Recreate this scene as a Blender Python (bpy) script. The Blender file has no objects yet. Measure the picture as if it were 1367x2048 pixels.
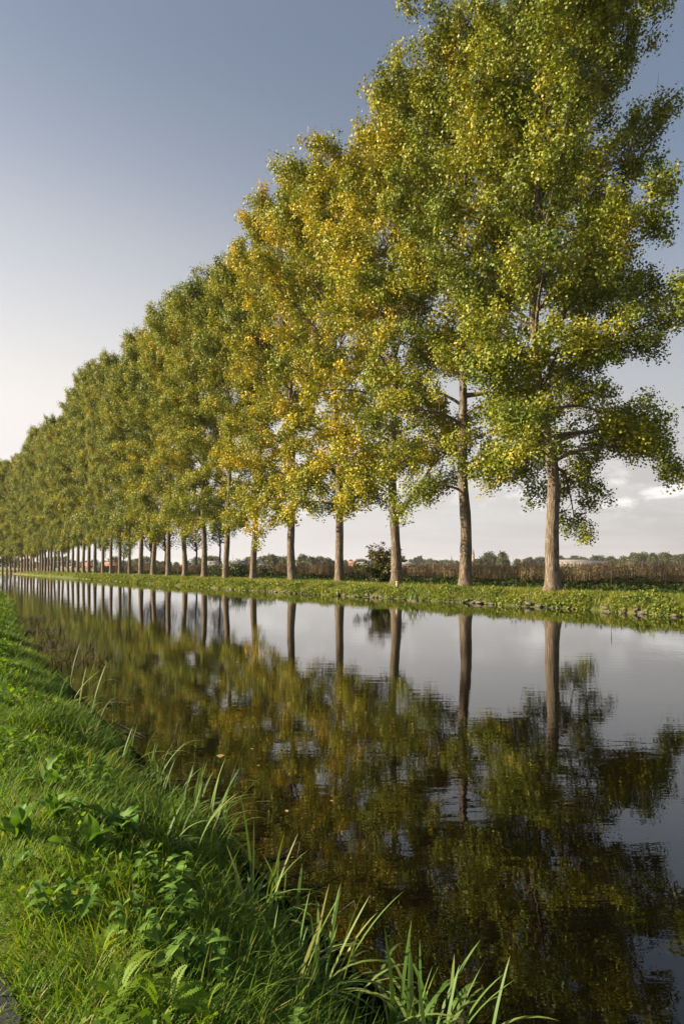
import bpy, math
import numpy as np

# ------------------------------------------------------------------ camera, sky, sun, exposure
sc = bpy.context.scene
COL = sc.collection
CAMZ, FPX, HOR = 2.05, 1365.0, 1134.0          # eye height above the water, focal length and horizon row (in 1367x2048 px)
cam = bpy.data.cameras.new('camera')
cam.sensor_fit = 'VERTICAL'
cam.sensor_height = 36.0
cam.sensor_width = 24.0
cam.lens = 24.0
cam.shift_y = (HOR - 1024.0) / 2048.0
cam.clip_start = 0.05
cam.clip_end = 12000
cam_o = bpy.data.objects.new('camera', cam)
cam_o.location = (0, 0, CAMZ)
cam_o.rotation_euler = (math.pi / 2, 0, 0)
COL.objects.link(cam_o)
sc.camera = cam_o

SUN_AZ, SUN_EL = math.radians(-93), math.radians(24)      # clockwise from +Y
world = bpy.data.worlds.new('World')
sc.world = world
world.use_nodes = True
wn = world.node_tree.nodes
wl = world.node_tree.links
bg = wn['Background']
sky = wn.new('ShaderNodeTexSky')
sky.sky_type = 'NISHITA'
sky.sun_disc = False
sky.sun_elevation = SUN_EL
sky.sun_rotation = SUN_AZ
sky.air_density = 1.0
sky.dust_density = 2.2
sky.ozone_density = 1.2
bg.inputs[1].default_value = 0.05


def N(nt, kind, **kw):
    n = nt.nodes.new(kind)
    for k, v in kw.items():
        setattr(n, k, v)
    return n


def mth(nt, op, a, b=None, clamp=False):
    n = nt.nodes.new('ShaderNodeMath')
    n.operation = op
    n.use_clamp = clamp
    for i, x in enumerate((a, b)):
        if x is None:
            continue
        if isinstance(x, (int, float)):
            n.inputs[i].default_value = x
        else:
            nt.links.new(x, n.inputs[i])
    return n.outputs[0]


def mapr(nt, x, a, b, c=0.0, d=1.0, smooth=True):
    n = nt.nodes.new('ShaderNodeMapRange')
    n.interpolation_type = 'SMOOTHSTEP' if smooth else 'LINEAR'
    nt.links.new(x, n.inputs[0])
    for i, v in enumerate((a, b, c, d)):
        n.inputs[1 + i].default_value = v
    return n.outputs[0]


def mixc(nt, f, a, b, mode='MIX'):
    n = nt.nodes.new('ShaderNodeMix')
    n.data_type = 'RGBA'
    n.blend_type = mode
    if isinstance(f, (int, float)):
        n.inputs[0].default_value = f
    else:
        nt.links.new(f, n.inputs[0])
    for i, x in ((6, a), (7, b)):
        if isinstance(x, tuple):
            n.inputs[i].default_value = (*x, 1) if len(x) == 3 else x
        else:
            nt.links.new(x, n.inputs[i])
    return n.outputs[2]


def noise(nt, vec, scale, detail=3.0, rough=0.55, dist=0.0):
    n = nt.nodes.new('ShaderNodeTexNoise')
    n.inputs['Scale'].default_value = scale
    n.inputs['Detail'].default_value = detail
    n.inputs['Roughness'].default_value = rough
    n.inputs['Distortion'].default_value = dist
    if vec is not None:
        nt.links.new(vec, n.inputs['Vector'])
    return n.outputs[0]


def mapping(nt, vec, scale=(1, 1, 1), rot=(0, 0, 0), loc=(0, 0, 0)):
    m = nt.nodes.new('ShaderNodeMapping')
    m.inputs['Scale'].default_value = scale
    m.inputs['Rotation'].default_value = rot
    m.inputs['Location'].default_value = loc
    nt.links.new(vec, m.inputs[0])
    return m.outputs[0]


# evening sky: the Nishita sky under a thin high veil, with a bank of grey stratus and small puffs low down
wt = world.node_tree
tc = N(wt, 'ShaderNodeTexCoord').outputs['Generated']
sep = N(wt, 'ShaderNodeSeparateXYZ')
wl.new(tc, sep.inputs[0])
z = sep.outputs[2]
dt = N(wt, 'ShaderNodeVectorMath', operation='DOT_PRODUCT')
wl.new(tc, dt.inputs[0])
dt.inputs[1].default_value = (math.sin(SUN_AZ), math.cos(SUN_AZ), 0.15)
glow = mapr(wt, dt.outputs['Value'], -0.95, 0.95, 0.0, 1.0, False)          # haze scatters more light towards the sun
vcol = mixc(wt, glow, (2.8, 2.7, 2.7), (8.3, 7.9, 7.5))
veil = mapr(wt, z, 0.52, 0.08, 0.06, 0.95)
veil = mth(wt, 'ADD', veil, mth(wt, 'MULTIPLY', mapr(wt, dt.outputs['Value'], -0.4, 0.4, 0.0, 0.24), mapr(wt, z, 0.62, 0.40)), True)
hs_ = N(wt, 'ShaderNodeHueSaturation')
hs_.inputs['Saturation'].default_value = 0.82
wl.new(sky.outputs[0], hs_.inputs['Color'])
c1 = mixc(wt, veil, hs_.outputs[0], vcol)
stv = mapping(wt, tc, scale=(1.6, 1.6, 10.0))
st = noise(wt, stv, 3.0, 6.0, 0.62, 0.6)
stm = mth(wt, 'MULTIPLY', mapr(wt, st, 0.40, 0.66), mapr(wt, z, 0.24, 0.08))
c2 = mixc(wt, mth(wt, 'MULTIPLY', stm, 0.30), c1, (6.0, 5.9, 5.9))
pv = mapping(wt, tc, scale=(7.0, 7.0, 17.0), loc=(1.3, 1.7, 0.1))
pf = noise(wt, pv, 1.6, 7.0, 0.6, 0.3)
band = mth(wt, 'MULTIPLY', mapr(wt, z, 0.055, 0.085), mapr(wt, z, 0.16, 0.10))
pm = mth(wt, 'MULTIPLY', mapr(wt, pf, 0.52, 0.68), band)
c3 = mixc(wt, mth(wt, 'MULTIPLY', pm, 0.75), c2, (8.0, 7.8, 7.6))
wl.new(c3, bg.inputs[0])

sun = bpy.data.lights.new('sun', 'SUN')
sun.energy = 5.0
sun.angle = math.radians(0.53)
sun.color = (1.0, 0.84, 0.60)
sun_o = bpy.data.objects.new('sun', sun)
sd = (math.sin(SUN_AZ) * math.cos(SUN_EL), math.cos(SUN_AZ) * math.cos(SUN_EL), math.sin(SUN_EL))
from mathutils import Vector
sun_o.rotation_euler = Vector(sd).to_track_quat('Z', 'Y').to_euler()
sun_o.location = (-60, -20, 60)
COL.objects.link(sun_o)

sc.view_settings.view_transform = 'Standard'
sc.view_settings.look = 'None'
sc.view_settings.exposure = 1.5
sc.view_settings.gamma = 1.0
sc.view_settings.use_curve_mapping = False
sc.render.engine = 'CYCLES'
sc.cycles.max_bounces = 5
sc.cycles.diffuse_bounces = 2
sc.cycles.glossy_bounces = 3
sc.cycles.transmission_bounces = 3
sc.cycles.transparent_max_bounces = 8
sc.cycles.use_denoising = True

# ------------------------------------------------------------------ helpers
D2 = np.array([-0.507, 0.862])      # along the canal, away from the camera
N2 = np.array([0.862, 0.507])       # across it, towards the far bank


def uv(u, v, zz=0.0):
    u, v, zz = np.broadcast_arrays(np.asarray(u, float), np.asarray(v, float), np.asarray(zz, float))
    return np.stack([u * D2[0] + v * N2[0], u * D2[1] + v * N2[1], zz], -1)


def to_uv(x, y):
    return x * D2[0] + y * D2[1], x * N2[0] + y * N2[1]


def ray(px, depth):                 # lateral metres of an image column at a depth
    return (px - 683.5) / FPX * depth


def on_ground(px, py, zz):          # where a picture point meets the level zz
    d = (CAMZ - zz) * FPX / (py - HOR)
    return np.array([ray(px, d), d, zz])


def snoise(x, y, seed=0, n=7):      # cheap smooth noise in [-1, 1]
    r = np.random.default_rng(seed)
    s = 0
    for k in range(n):
        a = r.uniform(0, 6.283)
        f = 0.55 * 1.55 ** (k * 0.7)
        s = s + np.sin((x * math.cos(a) + y * math.sin(a)) * f * 2.2 + r.uniform(0, 6.283)) / (1 + 0.35 * k)
    return s / 3.2


def mesh(name, V, F, mats, attrs=None, midx=None, smooth=False):
    """V (n,3); F list of (m,3) or (m,4) arrays; attrs {name: per-face array}"""
    V = np.asarray(V, np.float32).reshape(-1, 3)
    F = [np.asarray(f, np.int32) for f in F if len(f)]
    me = bpy.data.meshes.new(name)
    me.vertices.add(len(V))
    me.vertices.foreach_set('co', V.ravel())
    tot = np.concatenate([np.full(len(f), f.shape[1], np.int32) for f in F])
    li = np.concatenate([f.ravel() for f in F])
    me.loops.add(len(li))
    me.loops.foreach_set('vertex_index', li)
    me.polygons.add(len(tot))
    st_ = np.concatenate([[0], np.cumsum(tot)[:-1]]).astype(np.int32)
    me.polygons.foreach_set('loop_start', st_)
    me.polygons.foreach_set('loop_total', tot)
    for m in mats:
        me.materials.append(m)
    if midx is not None:
        me.polygons.foreach_set('material_index', np.asarray(midx, np.int32))
    if smooth:
        me.polygons.foreach_set('use_smooth', np.ones(len(tot), bool))
    me.update(calc_edges=True)
    for k, a in (attrs or {}).items():
        at = me.attributes.new(k, 'FLOAT', 'FACE')
        at.data.foreach_set('value', np.asarray(a, np.float32))
    return me


def link(name, me, parent=None, loc=None, rot=None, scale=None):
    o = bpy.data.objects.new(name, me)
    COL.objects.link(o)
    if parent is not None:
        o.parent = parent
    if loc is not None:
        o.location = tuple(float(a) for a in loc)
    if rot is not None:
        o.rotation_euler = rot
    if scale is not None:
        o.scale = scale
    return o


def tag(o, label=None, cat=None, group=None, kind=None):
    if label:
        o['label'] = label
    if cat:
        o['category'] = cat
    if group:
        o['group'] = group
    if kind:
        o['kind'] = kind
    return o


class Geo:
    """collects pieces of one mesh"""
    def __init__(self):
        self.V, self.Q, self.T, self.n = [], [], [], 0
        self.qa, self.ta, self.qm, self.tm = [], [], [], []

    def add(self, V, Q=None, T=None, a=0.5, m=0):
        V = np.asarray(V, float).reshape(-1, 3)
        if Q is not None and len(Q):
            Q = np.asarray(Q)
            self.Q.append(Q + self.n)
            self.qa.append(np.broadcast_to(a, (len(Q),)) if np.ndim(a) == 0 else a)
            self.qm.append(np.full(len(Q), m))
        if T is not None and len(T):
            T = np.asarray(T)
            self.T.append(T + self.n)
            self.ta.append(np.broadcast_to(a, (len(T),)) if np.ndim(a) == 0 else a)
            self.tm.append(np.full(len(T), m))
        self.V.append(V)
        self.n += len(V)

    def box(self, c, s, yaw=0.0, m=0, taper=1.0):
        x, y, zz = np.array(s) / 2.0
        P = np.array([[-x, -y, -zz], [x, -y, -zz], [x, y, -zz], [-x, y, -zz], [-x * taper, -y * taper, zz], [x * taper, -y * taper, zz], [x * taper, y * taper, zz], [-x * taper, y * taper, zz]])
        ca, sa = math.cos(yaw), math.sin(yaw)
        P = np.stack([P[:, 0] * ca - P[:, 1] * sa, P[:, 0] * sa + P[:, 1] * ca, P[:, 2]], -1) + np.array(c)
        self.add(P, [[0, 3, 2, 1], [4, 5, 6, 7], [0, 1, 5, 4], [1, 2, 6, 5], [2, 3, 7, 6], [3, 0, 4, 7]], m=m)

    def tube(self, P, R, k=6, m=0, a=0.5, cap=False):
        P = np.asarray(P, float)
        R = np.asarray(R, float)
        n = len(P)
        t = np.gradient(P, axis=0)
        t /= np.linalg.norm(t, axis=1)[:, None] + 1e-9
        ref = np.array([0, 0, 1.0]) if abs(t[0][2]) < 0.9 else np.array([1.0, 0, 0])
        s1 = np.cross(t, ref)
        s1 /= np.linalg.norm(s1, axis=1)[:, None] + 1e-9
        s2 = np.cross(t, s1)
        an = np.arange(k) / k * 2 * math.pi
        ring = P[:, None, :] + R[:, None, None] * (np.cos(an)[None, :, None] * s1[:, None, :] + np.sin(an)[None, :, None] * s2[:, None, :])
        i = np.arange(n - 1)[:, None] * k
        j = np.arange(k)[None, :]
        q = np.stack([i + j, i + k + j, i + k + (j + 1) % k, i + (j + 1) % k], -1).reshape(-1, 4)
        T = None
        V = ring.reshape(-1, 3)
        if cap:
            V = np.concatenate([V, P[-1:]])
            b = (n - 1) * k
            T = [[b + q_, n * k, b + (q_ + 1) % k] for q_ in range(k)]
        self.add(V, q, T, a=a, m=m)

    def mesh(self, name, mats, smooth=False):
        F, A, M = [], [], []
        if self.Q:
            F.append(np.concatenate(self.Q)); A.append(np.concatenate(self.qa)); M.append(np.concatenate(self.qm))
        if self.T:
            F.append(np.concatenate(self.T)); A.append(np.concatenate(self.ta)); M.append(np.concatenate(self.tm))
        return mesh(name, np.concatenate(self.V), F, mats, {'tint': np.concatenate(A)}, np.concatenate(M), smooth)


def ribbons(geo, P, az, e0, droop, L, W, segs=3, tint=0.5, roll=0.0, m=0, belly=0.0):
    """many tapered blades at once: start P, heading az, start elevation e0, loses `droop` radians over its length L"""
    P = np.asarray(P, float).reshape(-1, 3)
    n = len(P)
    az, e0, droop, L, W, roll = [np.broadcast_to(np.asarray(a, float), (n,)) for a in (az, e0, droop, L, W, roll)]
    h = np.stack([np.cos(az), np.sin(az), np.zeros(n)], -1)
    sd_ = np.stack([-np.sin(az), np.cos(az), np.zeros(n)], -1)
    sd_ = sd_ * np.cos(roll)[:, None] + np.array([0, 0, 1.0]) * np.sin(roll)[:, None]
    pts = [P]
    for k in range(segs):
        e = e0 - droop * (k + 0.5) / segs
        pts.append(pts[-1] + (L / segs)[:, None] * (h * np.cos(e)[:, None] + np.array([0, 0, 1.0]) * np.sin(e)[:, None]))
    nv = 2 * segs + 1
    V = np.zeros((n, nv, 3))
    for k in range(segs):
        t = k / segs
        w = W * 0.5 * ((1 - t) ** 0.6 if belly == 0 else (0.35 + belly * math.sin(math.pi * min(t * 0.9 + 0.08, 1))))
        V[:, 2 * k] = pts[k] - sd_ * w[:, None]
        V[:, 2 * k + 1] = pts[k] + sd_ * w[:, None]
    V[:, -1] = pts[-1]
    b = (np.arange(n) * nv)[:, None]
    Q = np.concatenate([b + np.array([[2 * k, 2 * k + 1, 2 * k + 3, 2 * k + 2]]) for k in range(segs - 1)]) if segs > 1 else None
    T = b + np.array([[nv - 3, nv - 2, nv - 1]])
    tint = np.broadcast_to(np.asarray(tint, float), (n,))
    base = geo.n
    geo.V.append(V.reshape(-1, 3)); geo.n += n * nv
    if Q is not None:
        geo.Q.append(Q + base); geo.qa.append(np.tile(tint, segs - 1)); geo.qm.append(np.full(len(Q), m))
    geo.T.append(T + base); geo.ta.append(tint); geo.tm.append(np.full(n, m))


def kites(geo, C, size, rng, tint, m=0, up=0.0, nrm=None):
    """folded kite leaves with random facing at the points C"""
    n = len(C)
    a = rng.normal(size=(n, 3)) * np.array([1, 1, 0.8]) + np.array([0, 0, -0.35])       # leaf axis, tends to hang
    a /= np.linalg.norm(a, axis=1)[:, None]
    b = rng.normal(size=(n, 3))
    if nrm is not None:
        b = np.cross(nrm + 0.34 * rng.normal(size=(n, 3)), a)
    b -= (b * a).sum(1)[:, None] * a
    b /= np.linalg.norm(b, axis=1)[:, None] + 1e-9
    c = np.cross(a, b)
    s = np.broadcast_to(np.asarray(size, float), (n,))[:, None]
    V = np.zeros((n, 4, 3))
    V[:, 0] = C
    V[:, 1] = C + a * s * 0.42 + b * s * 0.46 + c * s * 0.10
    V[:, 2] = C + a * s
    V[:, 3] = C + a * s * 0.42 - b * s * 0.46 + c * s * 0.10
    Q = (np.arange(n) * 4)[:, None] + np.array([[0, 1, 2, 3]])
    geo.add(V.reshape(-1, 3), Q, a=tint, m=m)


# ------------------------------------------------------------------ materials
def material(name):
    m = bpy.data.materials.new(name)
    m.use_nodes = True
    nt = m.node_tree
    return m, nt, nt.nodes['Principled BSDF'], nt.nodes['Material Output']


def ramp(nt, fac, stops):
    n = nt.nodes.new('ShaderNodeValToRGB')
    e = n.color_ramp.elements
    while len(e) < len(stops):
        e.new(0.5)
    for el, (p, c) in zip(e, stops):
        el.position = p
        el.color = (*c, 1)
    nt.links.new(fac, n.inputs[0])
    return n.outputs[0]


def leafy(name, stops, objcol=False, patch=0.0, patch_scale=0.3, trans=0.35, rough=0.42, spec=0.5):
    """two sided leaf: reflecting face plus light coming through; colour from the per-leaf tint, patches and the plant's own turn"""
    m, nt, p, out = material(name)
    at = N(nt, 'ShaderNodeAttribute', attribute_name='tint').outputs['Fac']
    fac = at
    if patch:
        geo = N(nt, 'ShaderNodeNewGeometry').outputs['Position']
        nz = noise(nt, geo, patch_scale, 3.0, 0.6)
        fac = mth(nt, 'ADD', fac, mapr(nt, nz, 0.3, 0.72, -patch, patch, False))
    if objcol:
        oi = N(nt, 'ShaderNodeObjectInfo').outputs['Color']
        s = N(nt, 'ShaderNodeSeparateColor')
        nt.links.new(oi, s.inputs[0])
        fac = mth(nt, 'ADD', fac, s.outputs[0])
    col = ramp(nt, fac, stops)
    nt.links.new(col, p.inputs['Base Color'])
    p.inputs['Roughness'].default_value = rough
    p.inputs['Specular IOR Level'].default_value = spec
    tr = N(nt, 'ShaderNodeBsdfTranslucent')
    tcol = mixc(nt, 1.0, col, (1.25, 1.15, 0.5), 'MULTIPLY')
    nt.links.new(tcol, tr.inputs[0])
    mx = N(nt, 'ShaderNodeMixShader')
    mx.inputs[0].default_value = trans
    nt.links.new(p.outputs[0], mx.inputs[1])
    nt.links.new(tr.outputs[0], mx.inputs[2])
    nt.links.new(mx.outputs[0], out.inputs[0])
    return m


POPLAR = [(0.0, (0.050, 0.080, 0.010)), (0.30, (0.172, 0.208, 0.015)), (0.52, (0.34, 0.305, 0.018)), (0.72, (0.56, 0.39, 0.020)), (0.9, (0.54, 0.34, 0.03)), (1.0, (0.46, 0.22, 0.03))]
M_leaf = leafy('poplar_leaf', POPLAR, True, 0.24, 0.33, 0.20, 0.55, 0.35)
M_grass = leafy('grass_blade', [(0.0, (0.055, 0.115, 0.009)), (0.5, (0.125, 0.235, 0.013)), (0.85, (0.25, 0.31, 0.022)), (1.0, (0.33, 0.27, 0.10))], patch=0.16, patch_scale=0.9, trans=0.5, rough=0.6, spec=0.3)
M_fgrass = leafy('far_bank_grass', [(0.0, (0.055, 0.09, 0.014)), (0.5, (0.16, 0.20, 0.028)), (0.9, (0.30, 0.29, 0.06)), (1.0, (0.40, 0.27, 0.09))], patch=0.22, patch_scale=0.9, trans=0.35, rough=0.6, spec=0.3)
M_nettle = leafy('nettle_leaf', [(0.0, (0.018, 0.036, 0.008)), (1.0, (0.055, 0.082, 0.014))], patch=0.2, patch_scale=0.8, trans=0.3, rough=0.7, spec=0.2)
M_sedge = leafy('sedge_blade', [(0.0, (0.045, 0.10, 0.015)), (0.6, (0.095, 0.175, 0.03)), (0.92, (0.15, 0.20, 0.05)), (1.0, (0.22, 0.22, 0.06))], trans=0.3, rough=0.55, spec=0.3)
M_dock = leafy('dock_leaf', [(0.0, (0.065, 0.145, 0.022)), (1.0, (0.13, 0.235, 0.035))], patch=0.3, patch_scale=9.0, trans=0.35, rough=0.6, spec=0.22)
M_corn = leafy('dry_corn_leaf', [(0.0, (0.16, 0.115, 0.07)), (0.5, (0.28, 0.205, 0.125)), (1.0, (0.44, 0.33, 0.20))], patch=0.15, patch_scale=0.5, trans=0.2, rough=0.7, spec=0.2)
M_dark = leafy('hedge_leaf', [(0.0, (0.035, 0.052, 0.016)), (0.5, (0.075, 0.090, 0.024)), (0.85, (0.16, 0.13, 0.03)), (1.0, (0.26, 0.15, 0.04))], True, 0.2, 0.02, trans=0.25, rough=0.6)
M_shrub = leafy('shrub_leaf', [(0.0, (0.030, 0.055, 0.014)), (0.5, (0.075, 0.085, 0.02)), (0.75, (0.12, 0.07, 0.03)), (1.0, (0.16, 0.06, 0.04))], trans=0.25, rough=0.5)


def bark(name, c1, c2, scale=1.0):
    m, nt, p, out = material(name)
    o = N(nt, 'ShaderNodeTexCoord').outputs['Object']
    mp = mapping(nt, o, scale=(9 * scale, 9 * scale, 1.3 * scale))
    n1 = noise(nt, mp, 1.6, 5.0, 0.65, 0.6)
    n2 = noise(nt, o, 0.9, 4.0, 0.6)
    f = mapr(nt, n1, 0.32, 0.66)
    col = mixc(nt, f, c1, c2)
    col = mixc(nt, mapr(nt, n2, 0.5, 0.75, 0, 0.35), col, (0.13, 0.125, 0.06))
    nt.links.new(col, p.inputs['Base Color'])
    p.inputs['Roughness'].default_value = 0.9
    p.inputs['Specular IOR Level'].default_value = 0.2
    b = N(nt, 'ShaderNodeBump')
    b.inputs['Strength'].default_value = 1.0
    b.inputs['Distance'].default_value = 0.07
    nt.links.new(f, b.inputs['Height'])
    nt.links.new(b.outputs[0], p.inputs['Normal'])
    return m


M_bark = bark('poplar_bark', (0.075, 0.058, 0.042), (0.31, 0.245, 0.18))
M_twig = bark('dead_stem', (0.11, 0.085, 0.06), (0.24, 0.19, 0.13), 8.0)


def plain(name, col, rough=0.8, var=0.15, scale=3.0, bump=0.0):
    m, nt, p, out = material(name)
    g = N(nt, 'ShaderNodeNewGeometry').outputs['Position']
    n1 = noise(nt, g, scale, 4.0, 0.6)
    c = mixc(nt, mapr(nt, n1, 0.3, 0.7), tuple(x * (1 - var) for x in col), tuple(x * (1 + var) for x in col))
    nt.links.new(c, p.inputs['Base Color'])
    p.inputs['Roughness'].default_value = rough
    p.inputs['Specular IOR Level'].default_value = 0.3
    if bump:
        b = N(nt, 'ShaderNodeBump')
        b.inputs['Strength'].default_value = 0.8
        b.inputs['Distance'].default_value = bump
        nt.links.new(n1, b.inputs['Height'])
        nt.links.new(b.outputs[0], p.inputs['Normal'])
    return m


M_stone = plain('bank_stone', (0.10, 0.085, 0.07), 0.9, 0.4, 9.0, 0.02)
M_asphalt = plain('asphalt', (0.022, 0.023, 0.027), 0.9, 0.5, 60.0, 0.006)
M_wallw = plain('pale_wall', (0.50, 0.47, 0.43), 0.85, 0.1, 0.3)
M_brick = plain('red_brick', (0.32, 0.19, 0.14), 0.9, 0.15, 0.5)
M_rooft = plain('red_roof', (0.34, 0.15, 0.09), 0.85, 0.15, 0.5)
M_roofg = plain('grey_roof', (0.20, 0.19, 0.19), 0.8, 0.15, 0.4)
M_slate = plain('slate', (0.10, 0.10, 0.115), 0.6, 0.2, 0.5)
M_shed = plain('shed_sheet', (0.27, 0.24, 0.20), 0.8, 0.15, 0.6)
M_window = plain('dark_window', (0.03, 0.035, 0.04), 0.15, 0.1)
M_concrete = plain('post_concrete', (0.24, 0.235, 0.23), 0.9, 0.15, 12.0)
M_yellow = plain('yellow_paint', (0.50, 0.28, 0.03), 0.6, 0.1, 12.0)
M_rope = plain('pale_twine', (0.32, 0.28, 0.22), 0.9, 0.1, 12.0)

# ground
M_ground, nt, p, out = material('ground_earth')
g = N(nt, 'ShaderNodeNewGeometry').outputs['Position']
f1 = noise(nt, g, 0.9, 6.0, 0.65)
f2 = noise(nt, g, 0.006, 2.0, 0.5)
ca = mixc(nt, mapr(nt, f1, 0.35, 0.65), (0.045, 0.060, 0.016), (0.10, 0.105, 0.035))
cb = mixc(nt, mapr(nt, f2, 0.45, 0.55), (0.12, 0.15, 0.03), (0.20, 0.16, 0.09))
dist = N(nt, 'ShaderNodeVectorMath', operation='LENGTH')
nt.links.new(g, dist.inputs[0])
cc = mixc(nt, mapr(nt, dist.outputs['Value'], 120, 260), ca, cb)
nt.links.new(cc, p.inputs['Base Color'])
p.inputs['Roughness'].default_value = 0.95
p.inputs['Specular IOR Level'].default_value = 0.15
b = N(nt, 'ShaderNodeBump')
b.inputs['Distance'].default_value = 0.05
nt.links.new(f1, b.inputs['Height'])
nt.links.new(b.outputs[0], p.inputs['Normal'])

# still, murky canal water with light ripples
M_water, nt, p, out = material('canal_water')
g = N(nt, 'ShaderNodeNewGeometry').outputs['Position']
p.inputs['Base Color'].default_value = (0.002, 0.0015, 0.0008, 1)
p.inputs['Roughness'].default_value = 0.0
p.inputs['IOR'].default_value = 1.7
rot = -math.atan2(D2[0], D2[1])
w1 = noise(nt, mapping(nt, g, scale=(0.5, 1.7, 1)), 3.2, 3.0, 0.5, 0.4)
w2 = noise(nt, mapping(nt, g, scale=(0.8, 1.2, 1)), 0.25, 2.0, 0.5, 0.3)
w3 = noise(nt, g, 11.0, 2.0, 0.5)
amp = mapr(nt, noise(nt, g, 0.07, 2.0, 0.5), 0.35, 0.7, 0.35, 1.0)
hh = mth(nt, 'ADD', mth(nt, 'MULTIPLY', w1, 0.0062), mth(nt, 'ADD', mth(nt, 'MULTIPLY', w2, 0.022), mth(nt, 'MULTIPLY', w3, 0.0010)))
hh = mth(nt, 'MULTIPLY', hh, amp)
b = N(nt, 'ShaderNodeBump')
b.inputs['Strength'].default_value = 1.0
b.inputs['Distance'].default_value = 0.36
nt.links.new(hh, b.inputs['Height'])
nt.links.new(b.outputs[0], p.inputs['Normal'])

# ------------------------------------------------------------------ ground, water, path
NEAR_U = [-60, 0, 8, 15, 25, 45, 58, 80, 200, 400, 4500]
NEAR_V = [1.5, 1.5, 1.5, 1.6, 2.1, 3.6, 4.1, 4.0, 0.0, -8.0, -400.0]
FAR_U = [-300, 24, 39, 50, 75, 102, 150, 200, 400, 4500]
FAR_V = [26.6, 26.4, 24.8, 23.4, 22.3, 21.6, 20.6, 19.5, 12.0, -380.0]
ROW_U = [-300, 24, 70, 100, 170, 200, 400, 4500]
ROW_V = [28.5, 28.5, 28.3, 25.6, 23.2, 22.2, 15.0, -375.0]


def near_v(u):
    return np.interp(u, NEAR_U, NEAR_V) + 0.10 * np.sin(u * 1.7) + 0.07 * np.sin(u * 4.1 + 1)


def far_v(u):
    return np.interp(u, FAR_U, FAR_V) + 0.12 * np.sin(u * 0.9) + 0.08 * np.sin(u * 2.3 + 2)


def height(u, v):
    u, v = np.broadcast_arrays(np.asarray(u, float), np.asarray(v, float))
    a = v - near_v(u)                                    # negative on the near bank
    zn = np.interp(a, [-2.0, -1.15, -0.75, -0.36, -0.08, 0.4, 3.0], [0.50, 0.50, 0.44, 0.24, 0.03, -0.25, -1.2])
    bb = v - far_v(u)
    row = np.interp(u, ROW_U, ROW_V)
    c = v - row
    zf = np.interp(bb, [-4, -0.5, 0.0, 0.12, 0.7, 1.5], [-1.2, -0.3, -0.02, 0.16, 0.45, 0.68])
    zb = np.interp(c, [-2.0, 0, 1.5, 5.0, 9.0, 12.0, 13.0], [0.72, 0.76, 0.70, 0.10, 0.12, 0.62, 0.75])
    zf = np.where(bb > 1.5, np.minimum(zb, 0.68 + 0.05 * (bb - 1.5)), zf)
    zz = np.where(v < 0.5 * (near_v(u) + far_v(u)), zn, zf)
    bump = 0.035 * snoise(u * 1.3, v * 1.3, 5) * np.clip((zz - 0.05) / 0.3, 0, 1)
    bump = bump * (np.abs(u) < 400)
    bump = bump * np.clip((v - 0.3) / 0.4, 0, 1)
    return np.where(v < 0.32, np.minimum(zz, 0.49), zz + bump)


us = np.unique(np.concatenate([np.arange(-12, 40, 0.5), np.arange(40, 130, 1.5), np.arange(130, 420, 8), [-4000, -1500, -500, -200, -80, -40, -25, 550, 800, 1300, 2200, 4500]]))
vs = np.unique(np.concatenate([np.arange(-1.0, 6.5, 0.14), np.arange(6.5, 16, 1.5), np.arange(16, 32, 0.3), np.arange(32, 46, 0.7), [-4500, -1500, -400, -120, -40, -15, -6, -3, 50, 60, 90, 150, 300, 600, 1200, 2400, 4500]]))
UU, VV = np.meshgrid(us, vs, indexing='ij')
P = uv(UU, VV, height(UU, VV)).reshape(-1, 3)
nu, nv = len(us), len(vs)
ii, jj = np.meshgrid(np.arange(nu - 1), np.arange(nv - 1), indexing='ij')
q = np.stack([ii * nv + jj, (ii + 1) * nv + jj, (ii + 1) * nv + jj + 1, ii * nv + jj + 1], -1).reshape(-1, 4)[:, ::-1]
ground = tag(link('ground', mesh('ground', P, [q], [M_ground], smooth=True)), kind='structure')

wu = np.array([-80.0, 60, 200, 400, 1500])
wv0 = np.interp(wu, NEAR_U, NEAR_V) - 0.35
wv1 = np.interp(wu, FAR_U, FAR_V) + 0.35
wv0[0], wv0[1] = 1.0, 2.4
wv1[1] = 26.8
wP = np.concatenate([uv(wu, wv0, 0.0), uv(wu, wv1, 0.0)])
k = len(wu)
tag(link('water', mesh('water', wP, [np.array([[i, i + k, i + k + 1, i + 1] for i in range(k - 1)])[:, ::-1]], [M_water])), kind='structure')

rng0 = np.random.default_rng(2)
pu = np.arange(-30, 80, 0.1)
edge = 0.195 + 0.025 * np.sin(pu * 3.1) + 0.02 * np.sin(pu * 7.7) + rng0.normal(0, 0.008, len(pu))
pP = np.concatenate([uv(pu, np.full(len(pu), -2.6), 0.506), uv(pu, edge, 0.506)])
k = len(pu)
tag(link('path', mesh('path', pP, [np.array([[i, i + k, i + k + 1, i + 1] for i in range(k - 1)])[:, ::-1]], [M_asphalt])), kind='structure')

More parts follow.
